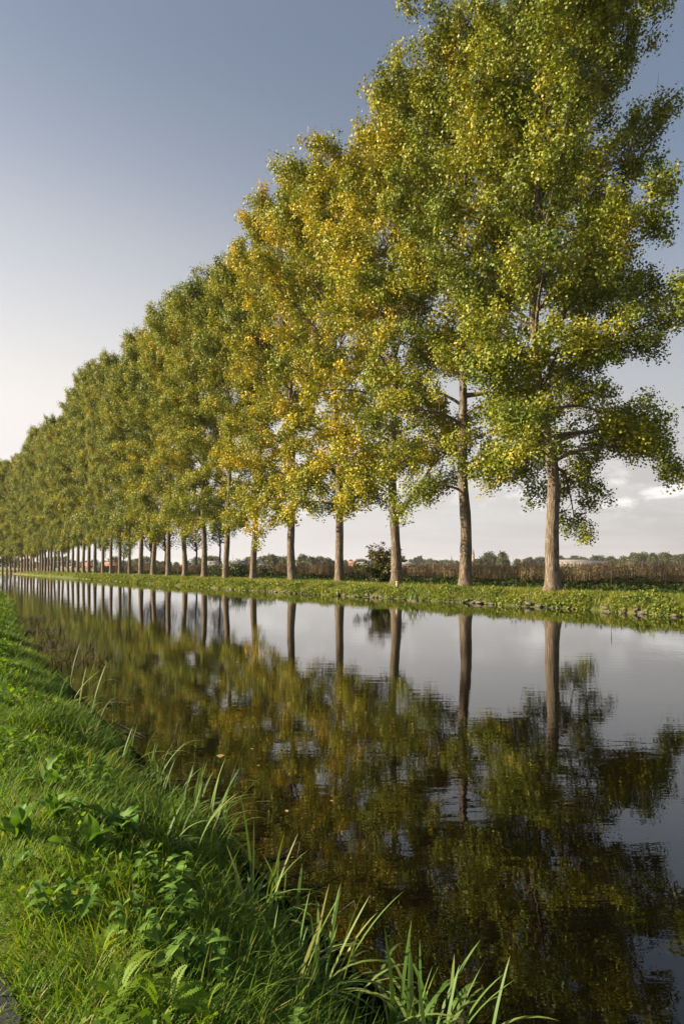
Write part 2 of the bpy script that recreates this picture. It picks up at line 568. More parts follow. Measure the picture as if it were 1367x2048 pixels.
# stones along the far water's edge
rng = np.random.default_rng(11)
stone_meshes = []
for s in range(6):
    V = []
    sx, sy, sz = rng.uniform(0.10, 0.24), rng.uniform(0.08, 0.15), rng.uniform(0.04, 0.075)
    G = Geo()
    G.box((0, 0, 0), (2 * sx, 2 * sy, 2 * sz), taper=0.84)
    G.V[0] = G.V[0] + rng.normal(0, 0.022, G.V[0].shape)
    stone_meshes.append(G.mesh('stone', [M_stone]))
u = 15.0
cnt = 0
while u < 62 and cnt < 160:
    u += rng.uniform(0.28, 0.75) if rng.random() < 0.85 else rng.uniform(0.9, 2.2)
    v = float(far_v(u)) + rng.uniform(-0.03, 0.14)
    pos = uv(u, v, 0.05 + rng.uniform(-0.02, 0.03) + (0.1 if rng.random() < 0.15 else 0))
    link('stone', stone_meshes[rng.integers(6)], ground, pos, (rng.normal(0, .1), rng.normal(0, .1), math.atan2(D2[1], D2[0]) + rng.normal(0, 0.25)))
    cnt += 1

# ------------------------------------------------------------------ poplars
CROWN_T = [0.0, 0.10, 0.25, 0.45, 0.65, 0.82, 0.93, 1.0]
CROWN_R = [4.2, 5.2, 5.8, 5.8, 4.9, 3.5, 2.2, 0.9]


def gen_poplar(seed, H=35.0, r0=0.40, base=0.19, NP=40, lean=(), wide=None, extra=(), leaf=0.178, per=62, skip=None):
    """returns trunk geometry, list of limb geometries, leaf geometry (all in metres, base at the origin)"""
    rng = np.random.default_rng(seed)
    tz = np.linspace(0, 1, 30) ** 1.15
    zs = tz * H * 0.95
    lz = [0] + [a for a, _, _ in lean] + [H * 2]
    lx = [0] + [b for _, b, _ in lean] + [lean[-1][1] if lean else 0]
    ly = [0] + [c for _, _, c in lean] + [lean[-1][2] if lean else 0]
    px = np.interp(zs, lz, lx) + 0.10 * np.sin(zs * 0.33 + seed) * (zs / 8).clip(0, 1) + 0.05 * np.sin(zs * 0.9 + 2 * seed)
    py = np.interp(zs, lz, ly) + 0.10 * np.sin(zs * 0.29 + 2.1 * seed) * (zs / 8).clip(0, 1)
    rr = r0 * (1 - 0.93 * tz ** 0.85) + r0 * 0.42 * np.exp(-zs / 0.45)
    TR = Geo()
    tp = np.stack([px, py, zs - 0.15], -1)
    fine = np.concatenate([[0, 0.12, 0.28, 0.5, 0.85, 1.3], np.linspace(1.8, zs[-1], 40)])
    tpf = np.stack([np.interp(fine, zs, tp[:, i]) for i in range(3)], -1)
    rf = np.interp(fine, zs, r0 * (1 - 0.93 * tz ** 0.85)) + r0 * 0.42 * np.exp(-fine / 0.45)
    rf = rf * (1 + 0.035 * np.sin(fine * 2.3 + seed) + 0.02 * np.sin(fine * 5.1))
    TR.tube(tpf, rf, 18)
    # buttress: fluted foot
    Vt = TR.V[0].reshape(-1, 18, 3)
    an = np.arange(18) / 18 * 2 * math.pi
    fl = 1 + 0.16 * np.sin(an * 5 + seed)[None, :] * np.exp(-fine / 0.5)[:, None] + 0.03 * np.sin(an * 7 + 1)[None, :]
    Vt[:] = tpf[:, None] + (Vt - tpf[:, None]) * fl[..., None]
    limbs, LC, LW = [], [], []

    def curve(p0, az, e0, droop, L, n=8, wob=0.06):
        pts = [np.array(p0, float)]
        a = az
        for k in range(n):
            e = e0 - droop * (k / (n - 1))
            a += rng.normal(0, wob)
            pts.append(pts[-1] + L / n * np.array([math.cos(a) * math.cos(e), math.sin(a) * math.cos(e), math.sin(e)]))
        return np.array(pts)

    jobs = []
    for i in range(NP):
        f = (i + 0.5) / NP
        t = f ** 0.92
        h = H * (base + (0.97 - base) * t)
        az = i * 2.39996 + rng.normal(0, 0.35) + seed
        R = np.interp(t, CROWN_T, CROWN_R) * H / 35 * rng.uniform(0.75, 1.15)
        if wide:
            R *= wide(az % (2 * math.pi), t)
        e0 = math.radians(np.interp(t, [0, 0.12, 0.35, 0.6, 1], [24, 28, 44, 55, 62]) + rng.uniform(-11, 11))
        dr = math.radians(np.interp(t, [0, 0.12, 0.3, 0.5, 1], [75, 60, 26, 4, -4]) + rng.uniform(-20, 20))
        em = e0 - 0.5 * dr
        L = R / max(math.cos(em), 0.42)
        jobs.append((h, az, e0, dr, min(L, 9.5), None))
    for j in extra:
        jobs.append(j)
    for (h, az, e0, dr, L, rad) in jobs:
        p0 = [np.interp(h, zs, tp[:, 0]), np.interp(h, zs, tp[:, 1]), h]
        tr = np.interp(h, zs, rr)
        c = curve(p0, az, e0, dr, L)
        if c[-1][2] > H * 1.01:
            c[:, 2] = c[0, 2] + (c[:, 2] - c[0, 2]) * (H * 1.01 - c[0, 2]) / (c[-1][2] - c[0, 2])
        rb = rad or min(0.62 * tr, 0.018 * L + 0.018)
        G = Geo()
        s = np.linspace(0, 1, len(c))
        G.tube(c, rb * (1 - 0.88 * s ** 0.8), 6)
        ns = int(L * 1.55) + 3
        for k in range(ns):
            s0 = (0.5 if rad and rad >= 0.2 else 0.22)
            s0 = s0 + (1 - s0) * (k + rng.random()) / ns
            pp = np.array([np.interp(s0, s, c[:, q_]) for q_ in range(3)])
            d = c[min(int(s0 * 8) + 1, 8)] - c[min(int(s0 * 8), 7)]
            az1 = math.atan2(d[1], d[0]) + (1 if k % 2 else -1) * rng.uniform(0.45, 1.25)
            el1 = math.asin(max(-1, min(1, d[2] / (np.linalg.norm(d) + 1e-9)))) * 0.75 + rng.uniform(-0.35, 0.85)
            l1 = (0.16 + 0.42 * (1 - s0)) * L * rng.uniform(0.6, 1.15) + 0.55
            l1 = min(l1, 3.1)
            c2 = curve(pp, az1, el1, rng.uniform(-0.1, 0.8), l1, 5, 0.16)
            r1 = rb * (1 - 0.88 * s0 ** 0.8) * 0.5
            G.tube(c2, np.maximum(r1 * (1 - 0.8 * np.linspace(0, 1, 6)), 0.009), 3)
            m_ = int(l1 * 1.2) + 1
            for w in range(m_):
                sw = 0.3 + 0.72 * (w + rng.random()) / m_
                LC.append([np.interp(sw, np.linspace(0, 1, 6), c2[:, q_]) for q_ in range(3)])
                LW.append(rng.uniform(0.7, 1.25))
        for w in range(4):
            LC.append(c[-1] + rng.normal(0, 0.3, 3)); LW.append(1.0)
        limbs.append(G)
    # leader tip
    for w in range(14):
        LC.append(tp[-1] + rng.normal(0, 0.35, 3) * [1, 1, 1.6]); LW.append(1.0)
    LC = np.array(LC)
    LC = LC + rng.normal(0, 0.10, LC.shape)
    LW = np.array(LW)
    gap = snoise(LC[:, 0] * 0.9 + 0.5 * LC[:, 2], LC[:, 1] * 0.9 - 0.35 * LC[:, 2], 100 + seed) + 0.6 * snoise(LC[:, 2] * 0.7 + LC[:, 0] * 0.3, LC[:, 1] * 0.7, 200 + seed)
    keep = gap > (-0.55 if seed == 1 else -0.38) + 0.18 * rng.normal(size=len(gap))
    LC, LW = LC[keep], LW[keep] * (1.1 + 0.45 * np.clip(gap[keep], 0, 1))
    n = (per * LW).astype(int)
    idx = np.repeat(np.arange(len(LC)), n)
    ctint = rng.normal(0, 0.075, len(LC))
    sig = 0.29 * rng.uniform(0.75, 1.3, len(LC))
    P = LC[idx] + np.clip(rng.normal(size=(len(idx), 3)), -1.7, 1.7) * sig[idx][:, None] * np.array([0.95, 0.95, 1.15])
    P[:, 2] = np.maximum(P[:, 2], 2.4)
    axis = np.stack([np.interp(P[:, 2], zs, tp[:, 0]), np.interp(P[:, 2], zs, tp[:, 1]), P[:, 2] - 0.5], -1)
    nr = P - axis
    nr /= np.linalg.norm(nr, axis=1)[:, None] + 1e-9
    nr = 0.6 * nr + 1.0 * (P - LC[idx]) / 0.3 + np.array([0, 0, 0.25])
    nr /= np.linalg.norm(nr, axis=1)[:, None] + 1e-9
    LE = Geo()
    kites(LE, P, leaf * rng.uniform(0.7, 1.25, len(P)), rng, 0.30 + ctint[idx] + rng.normal(0, 0.042, len(P)), nrm=nr)
    return TR, limbs, LE


RIGHT, LEFT, BACK, FRONT = 0.0, math.pi, math.pi / 2, -math.pi / 2
rad = math.radians


def wide0(az, t):
    return 1.0 + 0.2 * t + (0.55 + 0.4 * t) * max(0, math.cos(az)) - (0.15 + 0.4 * t) * max(0, -math.cos(az))


variants = {
    'a': gen_poplar(1, 35.0, 0.40, 0.19, 48, lean=((8, 0.05, 0), (12.5, -0.65, 0.1), (17, -0.9, 0.2), (34, -0.3, 0)), wide=wide0,
                    extra=((8.7, LEFT - 0.1, rad(42), rad(-5), 3.6, 0.17), (7.6, RIGHT - 0.15, rad(30), rad(70), 6.2, 0.14), (9.0, RIGHT + 0.35, rad(14), rad(10), 6.8, 0.20), (13.5, RIGHT - 0.3, rad(62), rad(-8), 9.0, 0.24), (8.0, RIGHT + 0.9, rad(25), rad(65), 5.6, 0.12), (10.5, LEFT + 0.5, rad(40), rad(25), 4.8, 0.1), (11.5, FRONT, rad(34), rad(30), 5.5, 0.12), (12.3, RIGHT + 0.15, rad(34), rad(30), 7.2, 0.13), (10.2, BACK, rad(35), rad(35), 5.2, 0.1), (11.0, FRONT - 0.8, rad(36), rad(30), 5.0, 0.1), (14.5, FRONT + 0.5, rad(38), rad(20), 5.8, 0.12), (15.5, LEFT - 0.4, rad(42), rad(15), 5.0, 0.1), (16.5, RIGHT - 0.4, rad(38), rad(20), 6.8, 0.12)), per=70, leaf=0.152),
    'b': gen_poplar(2, 35.2, 0.41, 0.17, 46, extra=((12.6, RIGHT, rad(4), rad(2), 3.6, 0.2), (6.3, LEFT + 0.3, rad(25), rad(80), 4.8, 0.1), (7.0, RIGHT - 0.5, rad(25), rad(75), 4.4, 0.1)), per=72, leaf=0.15),
    'c': gen_poplar(3, 35.6, 0.40, 0.235, 46, lean=((5, 0, 0), (9, -0.3, 0), (36, 0.2, 0)), extra=((5.0, RIGHT, rad(52), rad(-14), 7.5, 0.25), (7.6, LEFT + 0.4, rad(24), rad(85), 5.0, 0.1), (8.4, BACK + 0.5, rad(20), rad(80), 4.8, 0.1), (8.2, LEFT - 0.4, rad(20), rad(95), 5.0, 0.1)), per=54),
    'd': gen_poplar(4, 36.0, 0.40, 0.155, 46, extra=((6.6, RIGHT + 0.2, rad(52), rad(-10), 5.0, 0.2), (6.0, LEFT - 0.3, rad(15), rad(85), 4.4, 0.1)), per=52),
    'e': gen_poplar(5, 36.0, 0.38, 0.17, 46, lean=((6, 0.1, 0.1), (16, 0.5, -0.3), (36, 0.2, 0.3)), per=52),
    'f': gen_poplar(6, 36.0, 0.42, 0.18, 46, lean=((6, -0.15, 0), (15, -0.5, 0.3), (36, -1.0, 0.2)), extra=((7.5, LEFT, rad(50), rad(-5), 5.0, 0.18),), per=52),
}
vm = {}
for kx, (TR, limbs, LE) in variants.items():
    trunk = TR.mesh('trunk', [M_bark], True)
    lm = [G.mesh('limb', [M_bark], True) for G in limbs]
    crown = LE.mesh('crown', [M_leaf])
    AL = Geo()                                   # limbs joined, for trees too far off to show them singly
    for G in limbs:
        AL.add(np.concatenate(G.V), np.concatenate(G.Q), m=0)
    vm[kx] = (trunk, lm, crown, AL.mesh('branch_mass', [M_bark], True))

TX = [1103, 931, 791, 679, 583, 506, 452, 409, 370, 337, 307, 282, 259, 240, 222, 206, 190, 178, 167, 156, 146, 136, 126.5, 118, 109, 103, 97, 91, 85.5, 80.5, 76, 68, 62, 56, 50, 44, 38, 30, 22, 14, 5.5, -3, -12]
TY = [36.9 + 6.64 * i for i in range(6)]
while len(TY) < len(TX):
    i = len(TY)
    TY.append(TY[-1] + (5.2 if i < 12 else 4.7 if i < 24 else 3.6 if i < 31 else 2.6))
TURN = [-0.04, 0.02, 0.17, 0.12, 0.17, 0.08, 0.0, 0.08, 0.07, -0.03, 0.04, -0.03]
KIND = ['a', 'b', 'c', 'e', 'd', 'f', 'e', 'b', 'c', 'f', 'e', 'd']
HT = [0.915, 0.965, 0.95, 0.95, 0.97, 0.90, 0.93, 0.96, 0.92, 0.97, 0.91, 0.96]
ORD = ['first', 'second', 'third', 'fourth', 'fifth', 'sixth', 'seventh', 'eighth', 'ninth', 'tenth', 'eleventh', 'twelfth', 'thirteenth', 'fourteenth', 'fifteenth', 'sixteenth']
LOOK = ['broad green poplar alone at the open right end of the row', 'green poplar with a thick dark horizontal limb, second trunk from the right',
        'yellowing poplar forking low to the right, third trunk from the right', 'yellow green poplar with straight bare trunk, fourth from the right',
        'golden topped poplar with leafy sprays hanging before its trunk, fifth from the right', 'poplar with orange leaf patch low on its trunk, sixth from the right']
rng = np.random.default_rng(77)
for i, (x, Y) in enumerate(zip(TX, TY)):
    X = ray(x, Y)
    u, v = to_uv(X, Y)
    zb = float(height(u, v))
    kx = KIND[i] if i < 12 else 'bcdef'[rng.integers(5)]
    hs = HT[i] if i < 12 else rng.uniform(0.86, 1.03) if i < 31 else rng.uniform(0.78, 0.94)
    rz = 0.0 if i in (0, 1, 2, 4) else rng.uniform(0, 6.28)
    wd = 1.0 if i < 5 else rng.uniform(0.84, 0.96) if i < 12 else rng.uniform(0.70, 0.86)
    root = link('poplar_tree', None, None, (X, Y, zb), (rng.normal(0, 0.012), rng.normal(0, 0.012), rz), (wd, wd, hs))
    turn = TURN[i] if i < 12 else rng.uniform(-0.14, 0.05)
    trunk, lm, crown, al = vm[kx]
    link('trunk', trunk, root)
    c = link('crown', crown, root)
    c.color = (turn, 0, 0, 1)
    if i < 14:
        for m_ in lm:
            link('limb', m_, root)
    else:
        tag(link('branch_mass', al, root), kind='stuff')
    if i < len(LOOK):
        lab = LOOK[i]
    elif i < 16:
        lab = f'tall autumn poplar on the far bank, {ORD[i]} trunk from the right'
    elif i < 31:
        lab = 'far poplar in the dense run of trunks before the bend'
    else:
        lab = 'farthest poplar past the bend at the left picture edge'
    tag(root, lab, 'tree', 'poplars lining the far bank' if i < 16 else 'far poplars before the bend' if i < 31 else 'farthest poplars past the bend')
    if i in (2, 9):                               # twine tied round the trunk
        G = Geo()
        an = np.linspace(0, 2 * math.pi, 19)
        rb = 0.435
        G.tube(np.stack([rb * np.cos(an), rb * np.sin(an), np.full(19, 1.05)], -1), np.full(19, 0.022), 5)
        bo = link('twine_band', G.mesh('twine_band', [M_rope]), root)
        bo['label'] = 'pale twine band tied round the trunk'

# ------------------------------------------------------------------ far bank vegetation
rng = np.random.default_rng(21)


def scatter(n, u0, u1, vlo, vhi, power=1.0):
    u = u0 + (u1 - u0) * rng.random(n) ** power
    t = rng.random(n)
    return u, vlo(u) + (vhi(u) - vlo(u)) * t


rowv = lambda u: np.interp(u, ROW_U, ROW_V)
G = Geo()
u, v = scatter(50000, 12, 130, far_v, lambda u: rowv(u) + 1.2, 1.5)
zz = height(u, v)
nz = snoise(u * 1.1, v * 1.4, 3)
nz2 = snoise(u * 0.5, v * 0.9, 8)
L = 0.10 + 0.17 * rng.random(len(u)) * (1 + 0.5 * nz).clip(0.4, 1.8)
L *= 1 + 0.5 * np.exp(-((v - far_v(u)) / 0.6) ** 2)
ribbons(G, uv(u, v, zz - 0.01), rng.uniform(0, 6.283, len(u)), rng.uniform(0.8, 1.5, len(u)), rng.uniform(0.3, 1.5, len(u)), L * (1 + u / 150), (0.016 + 0.02 * rng.random(len(u))) * (1 + u / 60), 2,
        (0.52 + 0.18 * nz2 + rng.normal(0, 0.13, len(u))).clip(0, 1))
u, v = scatter(40000, 12, 120, lambda u: far_v(u) - 0.12, lambda u: far_v(u) + 1.3, 1.5)      # leafy herbs over the stone edge
nz = snoise(u * 1.6, v * 1.6, 9)
k = nz > -0.15
u, v, nz = u[k], v[k], nz[k]
P = uv(u, v, np.maximum(height(u, v), 0.06) + rng.random(len(u)) * 0.36 * (0.35 + nz.clip(0, 1)))
kites(G, P, rng.uniform(0.05, 0.12, len(u)) * (1 + u / 80), rng, (0.42 + 0.2 * snoise(u, v, 14) + rng.normal(0, 0.12, len(u))).clip(0, 1))
tag(link('bank_grass', G.mesh('bank_grass', [M_fgrass])), 'sunlit short grass and herbs along the far bank', 'grass', kind='stuff')

G = Geo()                                          # the bank beyond 130 m
u, v = scatter(10000, 125, 420, far_v, lambda u: rowv(u) + 1.2, 1.2)
ribbons(G, uv(u, v, height(u, v)), rng.uniform(0, 6.283, len(u)), 1.2, 0.8, rng.uniform(0.25, 0.5, len(u)), 0.12, 2, rng.normal(0.5, 0.15, len(u)).clip(0, 1))
tag(link('distant_grass', G.mesh('distant_grass', [M_fgrass])), 'grass of the far bank beyond the bend', 'grass', kind='stuff')

G = Geo()                                          # nettles and brambles in the ditch behind the trees
u, v = scatter(66000, 14, 150, lambda u: rowv(u) + 1.4, lambda u: rowv(u) + 13.2, 1.4)
nz = snoise(u * 0.7, v * 0.7, 31)
hh_ = (0.42 + 0.28 * nz).clip(0.12, 1.0)
P = uv(u, v, height(u, v) + hh_ * rng.random(len(u)) ** 0.5 * 1.05)
kites(G, P, rng.uniform(0.07, 0.16, len(u)) * (1 + u / 120), rng, (0.4 + 0.25 * snoise(u, v, 33) + rng.normal(0, 0.16, len(u))).clip(0, 1))
tag(link('nettle_undergrowth', G.mesh('nettle_undergrowth', [M_nettle])), 'dark green nettles and brambles behind the tree trunks', 'undergrowth', kind='stuff')

# the maize field
G = Geo()
pos = []
for r in range(13):
    step = 0.17 if r < 7 else 0.34
    u = np.arange(14, 190, step)
    if r >= 7:
        u = u[rng.random(len(u)) < 0.8]
    pos.append(np.stack([u + rng.normal(0, 0.05, len(u)), rowv(u) + 13.4 + r * 0.72 + rng.normal(0, 0.06, len(u)), np.full(len(u), r)], -1))
pos = np.concatenate(pos)
B = uv(pos[:, 0], pos[:, 1], height(pos[:, 0], pos[:, 1]))
rr_ = pos[:, 2]
Hc = 1.50 + rng.normal(0, 0.10, len(B)) + 0.08 * snoise(pos[:, 0] * 0.3, pos[:, 1] * 0.3, 51)
n = len(B)
ribbons(G, B, rng.uniform(0, 6.283, n), 1.5, rng.normal(0, 0.1, n), Hc, 0.045, 2, rng.normal(0.35, 0.1, n).clip(0, 1))
for k in range(8):
    sel = np.ones(n, bool) if k > 4 else rr_ < 3
    h0 = 0.22 + 0.15 * k
    PB = B[sel] + np.stack([np.zeros(sel.sum()), np.zeros(sel.sum()), np.minimum(h0 + rng.normal(0, 0.06, sel.sum()), Hc[sel] - 0.05)], -1)
    ribbons(G, PB, rng.uniform(0, 6.283, sel.sum()), rng.uniform(0.5, 1.2, sel.sum()), rng.uniform(1.2, 2.9, sel.sum()), rng.uniform(0.3, 0.6, sel.sum()), 0.07, 3, rng.normal(0.5, 0.2, sel.sum()).clip(0, 1))
for k in range(2):
    ribbons(G, B + np.stack([0 * Hc, 0 * Hc, Hc - 0.03], -1), rng.uniform(0, 6.283, n), rng.uniform(0.7, 1.5, n), 0.5, 0.25, 0.03, 1, rng.normal(0.7, 0.15, n).clip(0, 1))
tag(link('maize_crop', G.mesh('maize_crop', [M_corn])), 'ripe dry brown maize standing in the field behind the trees', 'maize', kind='stuff')


# shrubs behind the row
def shrub(name, label, px, depth, hgt, wid, tint, nleaf, seed, leafsize=0.09, spiky=0.0, mat=None, zb=None):
    r = np.random.default_rng(seed)
    X = ray(px, depth)
    u, v = to_uv(X, depth)
    root = link(name, None, None, (X, depth, float(height(u, v)) if zb is None else zb))
    tag(root, label, 'shrub')
    LC = []
    for k in range(16):
        az, e = r.uniform(0, 6.283), r.uniform(0.75, 1.5)
        L = hgt * r.uniform(0.7, 1.05)
        c = [np.zeros(3) + r.normal(0, 0.06, 3) * [1, 1, 0]]
        for q_ in range(6):
            ee = e - 0.1 * q_ + 0.05
            c.append(c[-1] + L / 6 * np.array([math.cos(az) * math.cos(ee) * wid / hgt * 1.2, math.sin(az) * math.cos(ee) * wid / hgt * 1.2, math.sin(ee)]))
        c = np.array(c)
        S = Geo()
        S.tube(c, 0.022 * (1 - 0.8 * np.linspace(0, 1, 7)), 5)
        link('stem', S.mesh('stem', [M_bark]), root)
        for q_ in range(1, 7):
            for w in range(4):
                LC.append(c[q_] + r.normal(0, 0.13 + 0.04 * wid, 3) * [1, 1, 0.8])
    LC = np.array(LC)
    idx = r.integers(0, len(LC), nleaf)
    P = LC[idx] + r.normal(0, 0.09, (nleaf, 3))
    P[:, 2] = P[:, 2].clip(0.03, None)
    S = Geo()
    tn = tint + 0.33 * spiky * (P[:, 2] / hgt - 0.35) + r.normal(0, 0.12, nleaf)
    kites(S, P, leafsize * r.uniform(0.7, 1.3, nleaf), r, tn.clip(0, 1))
    link('foliage', S.mesh('foliage', [mat or M_shrub]), root)
    return root


shrub('red_tipped_shrub', 'tall shrub with red brown tips beside the third trunk from the right', 760, 53.5, 3.0, 2.7, 0.40, 9500, 5, 0.14, 1.3)
shrub('dark_shrub', 'low rounded dark green bush left of the sixth trunk from the right', 472, 79, 1.9, 2.2, 0.15, 3000, 6, 0.13)
shrub('dark_shrub', 'low dark green bush right of the sixth trunk from the right', 530, 75, 1.6, 2.0, 0.15, 3000, 7, 0.13)
shrub('dark_shrub', 'dark bush between the seventh and eighth trunks from the right', 433, 84, 1.8, 2.4, 0.15, 3000, 8, 0.14)

# reed tuft, marker post and dry stalks at the far water's edge
pt = on_ground(826, 1199, 0.25)
root = tag(link('reed_tuft', None, None, pt), 'pale arching reed tuft at the far waterline below the third trunk', 'reeds')
for k in range(46):
    G = Geo()
    a = rng.uniform(0, 6.283)
    ribbons(G, [rng.normal(0, 0.32), rng.normal(0, 0.2), 0], a if rng.random() < 0.4 else rng.normal(0, 0.5), rng.uniform(1.2, 1.5), rng.uniform(0.4, 1.9), rng.uniform(0.7, 1.45), 0.05, 5, rng.uniform(0.4, 0.9))
    link('blade', G.mesh('blade', [M_sedge]), root)
pp = np.array([ray(794, 46.0), 46.0, 0.0])
pp[2] = float(height(*to_uv(pp[0], pp[1])))
root = tag(link('marker_post', None, None, pp), 'short grey marker post with a yellow cap at the third trunk', 'post')
G = Geo(); G.box((0, 0, 0.14), (0.19, 0.19, 0.38), 0.3, taper=0.94)
link('post_body', G.mesh('post_body', [M_concrete]), root)
G = Geo(); G.box((0, 0, 0.385), (0.195, 0.195, 0.11), 0.3, taper=0.9)
link('cap', G.mesh('cap', [M_yellow]), root)
for k, (x, y, ln, lean_) in enumerate([(1160, 1187, 0.3, 0.1), (1197, 1186, 0.25, -0.5), (1232, 1188, 0.32, 0.4), (1243, 1186, 0.35, 0.0), (1262, 1188, 0.4, 0.6), (1220, 1208, 0.9, 0.05), (1128, 1186, 0.3, 0.2), (846, 1182, 0.4, 0.2), (862, 1186, 0.4, -0.1)]):
    d = 36.0 if x > 1000 else 47.0
    X = ray(x, d)
    zb = float(height(*to_uv(X, d)))
    G = Geo()
    top = np.array([lean_ * ln, 0, ln * 1.5])
    G.tube([np.zeros(3), top * 0.5 + [0.01, 0, 0], top], [0.012, 0.012, 0.02], 5)
    kites(G, top * rng.uniform(0.6, 1.0, (14, 1)) + rng.normal(0, 0.02, (14, 3)), 0.05, rng, 0.5)
    tag(link('dry_stalk', G.mesh('dry_stalk', [M_twig]), None, (X, d, zb)), 'thin dry seed stalk standing in the far bank grass' if x > 1000 else 'dry seed stalk beside the pale reed tuft', 'stalk', 'dry stalks on the far bank by the end tree' if x > 1000 else 'dry stalks by the reed tuft')

# ------------------------------------------------------------------ trees and buildings across the fields
def gen_round_tree(seed, H, R, base, nl, leaf, trunk_r):
    r = np.random.default_rng(seed)
    T = Geo()
    T.tube([[0, 0, -0.3], [0.02 * H, 0, H * 0.3], [0, 0, H * 0.75]], [trunk_r * 1.2, trunk_r, trunk_r * 0.3], 8)
    LC = []
    for k in range(46):
        az = k * 2.4 + r.normal(0, 0.3)
        t = (k + 0.5) / 46
        zc = H * (base + (1 - base) * t)
        Rk = R * math.sin(math.pi * (0.14 + 0.80 * t)) ** 0.7 * r.uniform(0.5, 1.0)
        p1 = np.array([math.cos(az) * Rk, math.sin(az) * Rk, zc])
        T.tube([[0, 0, max(zc - Rk * 0.9, H * base * 0.8)], p1 * [0.5, 0.5, 1] - [0, 0, Rk * 0.2], p1], [trunk_r * 0.35, trunk_r * 0.22, trunk_r * 0.06], 4)
        LC.append(p1)
        LC.append(p1 * [0.55, 0.55, 1])
    LC = np.array(LC)
    idx = r.integers(0, len(LC), nl)
    P = LC[idx] + r.normal(0, R * 0.15, (nl, 3)) * [1, 1, 0.8]
    C = Geo()
    kites(C, P, leaf * r.uniform(0.7, 1.3, nl), r, 0.32 + r.normal(0, 0.08, len(LC))[idx] + r.normal(0, 0.1, nl))
    return T.mesh('trunk', [M_bark]), C.mesh('crown', [M_dark])


young = gen_round_tree(41, 14.0, 4.2, 0.42, 2600, 0.26, 0.19)
slim = gen_round_tree(42, 17.0, 2.6, 0.40, 2200, 0.28, 0.2)
for x, d, kind_, s, lab in [(391, 150, young, 1.0, 'small spreading field tree seen between the eighth and ninth trunks'),
                            (438, 150, slim, 1.0, 'slim tall field tree between the seventh and eighth trunks'),
                            (329, 165, young, 1.1, 'field tree with forked trunk behind the tenth trunk'),
                            (301, 160, young, 1.05, 'field tree close behind the eleventh trunk'),
                            (249, 175, young, 0.7, 'small bushy field tree between the thirteenth and fourteenth trunks'),
                            (208, 190, slim, 0.9, 'slim field tree behind the sixteenth trunk')]:
    root = tag(link('field_tree', None, None, (ray(x, d), d, 0.74), (0, 0, rng.uniform(0, 6)), (s, s, s)), lab, 'tree')
    link('trunk', kind_[0], root)
    link('crown', kind_[1], root).color = (rng.uniform(0, 0.12), 0, 0, 1)

far_kinds = [gen_round_tree(60 + k, 10.0, R, b_, 1500, 0.85, 0.3) for k, (R, b_) in enumerate([(4.6, 0.12), (5.4, 0.08), (3.6, 0.15), (2.3, 0.06)])]
cone_kind = far_kinds[3]


def skyline(name, label, group, items, turn=(0.0, 0.1)):
    for (x, ytop, d, k, sx) in items:
        hgt = (HOR - ytop) / FPX * d + CAMZ - 0.74
        s = hgt / 10.6
        root = tag(link(name, None, None, (ray(x, d), d, 0.74), (0, 0, rng.uniform(0, 6)), (s * sx, s * sx, s)), label, 'tree', group)
        link('trunk', far_kinds[k][0], root)
        link('crown', far_kinds[k][1], root).color = (rng.uniform(*turn), 0, 0, 1)


def spread(x0, x1, step, ylo, yhi, d0, d1, sx=(1.0, 1.6), kinds=(0, 1, 2)):
    out, x = [], x0
    while x < x1:
        out.append((x, rng.uniform(ylo, yhi), rng.uniform(d0, d1), kinds[rng.integers(len(kinds))], rng.uniform(*sx)))
        x += step * rng.uniform(0.7, 1.3)
    return out


skyline('skyline_tree', 'leafy tree in the clump left of the fifth trunk', 'skyline clump left of the fifth trunk', [(527, 1112, 560, 1, 1.5), (543, 1109, 540, 0, 1.2), (560, 1113, 560, 1, 1.3), (571, 1113, 520, 0, 1.2)], (0.0, 0.14))
skyline('skyline_tree', 'tree in the dark clump between the fourth and fifth trunks', 'skyline clump between the fourth and fifth trunks', [(607, 1109, 560, 1, 1.2), (624, 1114, 540, 0, 1.3), (640, 1113, 560, 1, 1.4), (656, 1116, 540, 0, 1.3), (667, 1121, 540, 1, 1.4)], (-0.08, 0.02))
skyline('orange_tree', 'small pale orange conical tree left of the fourth trunk', None, [(598, 1113, 500, 3, 0.9)], (0.4, 0.41))
skyline('skyline_tree', 'wide tree on the skyline right of the fourth trunk', 'skyline right of the fourth trunk', spread(690, 765, 13, 1116, 1122, 900, 1100))
skyline('skyline_tree', 'tree on the skyline between the second and third trunks', 'skyline between the second and third trunks', spread(806, 920, 12, 1116, 1123, 950, 1150, (1.1, 1.9)), (0.0, 0.14))
skyline('skyline_poplar', 'pointed dark tree on the skyline between the second and third trunks', 'pointed skyline trees', [(836, 1112, 950, 3, 0.9), (841, 1111, 960, 3, 0.8), (829, 1115, 950, 2, 0.8)], (-0.1, 0))
skyline('round_tree', 'big rounded tree just right of the church', None, [(976, 1104, 650, 1, 1.0)], (0.08, 0.1))
skyline('round_tree', 'upright dark tree right of the big rounded tree', None, [(1004, 1104, 640, 0, 0.9)], (-0.04, -0.03))
skyline('skyline_tree', 'low tree at the foot of the big rounded skyline trees', 'low trees by the church', [(955, 1118, 640, 1, 1.6), (966, 1115, 640, 0, 1.4), (990, 1113, 650, 1, 1.4), (1000, 1116, 630, 0, 1.2), (1012, 1119, 640, 0, 1.2)], (-0.02, 0.1))
skyline('skyline_tree', 'small tree on the skyline left of the end trunk', 'skyline left of the end trunk', [(1034, 1118, 800, 0, 1.3), (1052, 1116, 800, 2, 1.2), (1058, 1114, 800, 2, 1.2), (1067, 1119, 800, 0, 1.3), (1075, 1115, 800, 0, 1.3), (1084, 1114, 800, 1, 1.2)])
